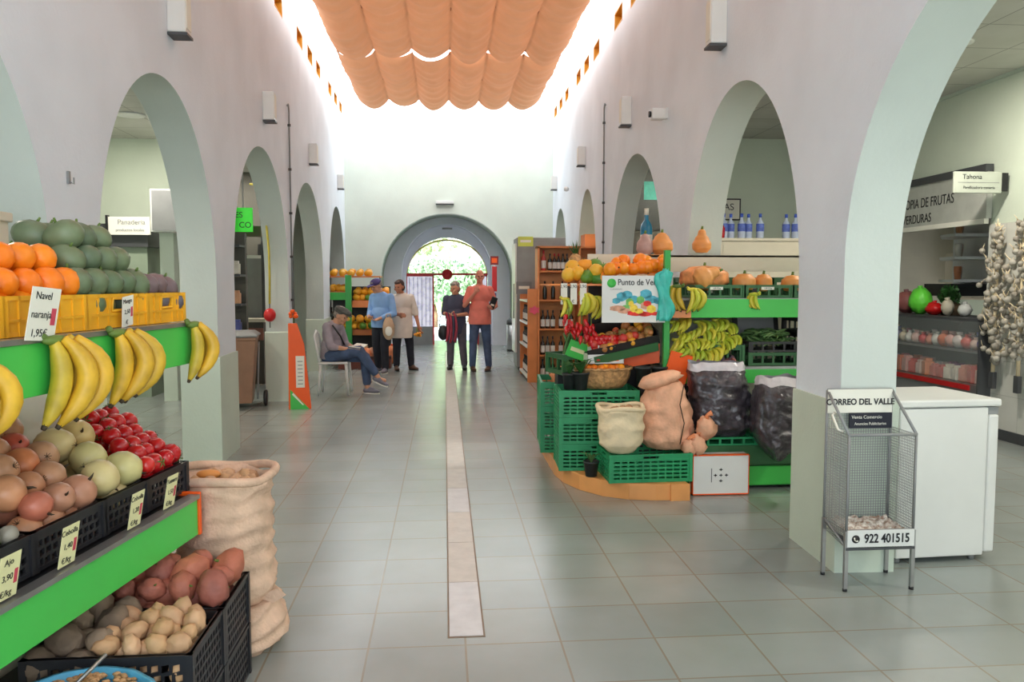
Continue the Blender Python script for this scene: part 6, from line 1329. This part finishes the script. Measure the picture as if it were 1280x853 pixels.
# seated man reading, on a white stool
CX, CY = -1.50, 11.05
stl = empty('plastic_chair', (CX, CY, 0), 'white plastic chair under the seated man with the flat cap', 'chair', rz=0)
G().box(-.2, .2, -.2, .2, .42, .45).build('seat', M['white'], stl, bevel=.01)
for sx in (-1, 1):
    for sy in (-1, 1): G().tube([(sx*.17, sy*.17, .42), (sx*.2, sy*.2, 0)], [.022, .016], 8).build('leg', M['white'], stl)
G().tube([(-.18, -.18, .45), (-.24, -.19, .80), (-.25, 0, .86), (-.24, .19, .80), (-.18, .18, .45)], .018, 8).tube([(-.2, -.08, .45), (-.25, -.07, .83)], .016, 6).tube([(-.2, .08, .45), (-.25, .07, .83)], .016, 6).build('backrest', M['white'], stl)
# figure local frame: built facing +x directly (rz=0): use rotated joints; here facing is +x so rotate figure by +90 deg
J = dict(head=(.0, -.10, 1.07), neck=(0, -.02, .965), chest=(0, .04, .80), pelvis=(0, .06, .54), sL=(-.17, .02, .92), sR=(.17, .02, .92), eL=(-.22, -.05, .66), eR=(.22, -.05, .66), wL=(-.10, -.26, .62), wR=(.10, -.26, .62),
         hL=(-.09, .02, .53), hR=(.09, .02, .53), kL=(-.06, -.40, .60), kR=(.10, -.40, .50), aL=(.07, -.60, .24), aR=(.08, -.44, .085))
sm_ = person('person', (CX, CY, 0), PI/2-.35, J, 'seated man in flat cap, grey shirt and jeans with crossed legs, reading', M['lilac'], M['jeans'], M['shoe_grey'], headpitch=.5, sleeve=1.35, hair=('short', grey_hair), hat=('flat', mat('grey_tweed_cap', S(84, 84, 80), .8, .2, 30.)), belly=1.1,
    hd={'L': ((.4, -.8, 0), (0, 0, 1)), 'R': ((-.4, -.8, 0), (0, 0, 1))}, legcut=.86, shoe_yaw=(0, 0), shoe_pitch=(.35, 0))
bk_ = empty('open_book', (CX+.33, CY-.12, .645), 'open brown covered book held by the seated man', 'book', rot=(.1, -.1, PI/2-.35)); G().box(-.13, .13, -.085, .085, -.006, 0).build('cover', M['tan'], bk_); G().box(-.125, -.004, -.08, .08, 0, .012, 0, Matrix.Rotation(.12, 4, 'Y')).box(.004, .125, -.08, .08, 0, .012, 0, Matrix.Rotation(-.12, 4, 'Y')).build('pages', M['paper'], bk_)
G().tube([(CX-.0, CY-.20, .95), (CX+.10, CY-.17, .80), (CX+.14, CY-.10, .68)], .012, 6).build('shoulder_strap', M['black'])
ss = col.objects['shoulder_strap']; tag(ss, 'black shoulder strap across the chest of the seated man', 'strap')

# ================================================================= LIGHT, WORLD, CAMERA
w = bpy.data.worlds.new('World'); bpy.context.scene.world = w; w.use_nodes = True
nt = w.node_tree; bg = nt.nodes['Background']; tcn = nt.nodes.new('ShaderNodeTexCoord'); sp = nt.nodes.new('ShaderNodeSeparateXYZ'); rp = nt.nodes.new('ShaderNodeValToRGB')
nt.links.new(tcn.outputs['Generated'], sp.inputs[0]); nt.links.new(sp.outputs['Z'], rp.inputs['Fac'])
rp.color_ramp.elements[0].color = (.88, .93, 1, 1); rp.color_ramp.elements[1].color = (.75, .86, 1, 1)
nt.links.new(rp.outputs['Color'], bg.inputs['Color']); bg.inputs['Strength'].default_value = WORLD
def sun(e, rot, ang=.05):
    l = bpy.data.lights.new('sun', 'SUN'); l.energy = e; l.angle = ang; l.color = (1, .96, .86); o = bpy.data.objects.new('sun', l); col.objects.link(o); o.rotation_euler = rot
sun(15, (math.radians(48), 0, math.radians(-20)), .1)
def area(loc, sx, sy, e, rot, c=(1, 1, 1)):
    l = bpy.data.lights.new('fill_lamp', 'AREA'); l.shape = 'RECTANGLE'; l.size = sx; l.size_y = sy; l.energy = e; l.color = c
    o = bpy.data.objects.new('fill_lamp', l); col.objects.link(o); o.location = loc; o.rotation_euler = rot
area((-.4, -3.0, 2.6), 3.5, 3.0, FRONT, (math.radians(80), 0, 0), (.88, .95, 1))  # unseen fill lamp added behind the camera to brighten the hall
cd = bpy.data.cameras.new('Camera'); cam = bpy.data.objects.new('Camera', cd); col.objects.link(cam)
cd.sensor_fit = 'HORIZONTAL'; cd.sensor_width = 36; cd.lens = 36*CF/1280; cd.clip_start = .05
cam.location = (0, 0, CH); cam.rotation_euler = (PI/2-PIT, 0, -YAW)
sc = bpy.context.scene; sc.camera = cam
sc.view_settings.view_transform = 'Standard'; sc.view_settings.look = 'None'; sc.view_settings.exposure = EXPO
sc.cycles.max_bounces = 6; sc.cycles.diffuse_bounces = 4; sc.cycles.glossy_bounces = 3; sc.cycles.transmission_bounces = 4; sc.cycles.transparent_max_bounces = 8; sc.cycles.caustics_reflective = False; sc.cycles.caustics_refractive = False
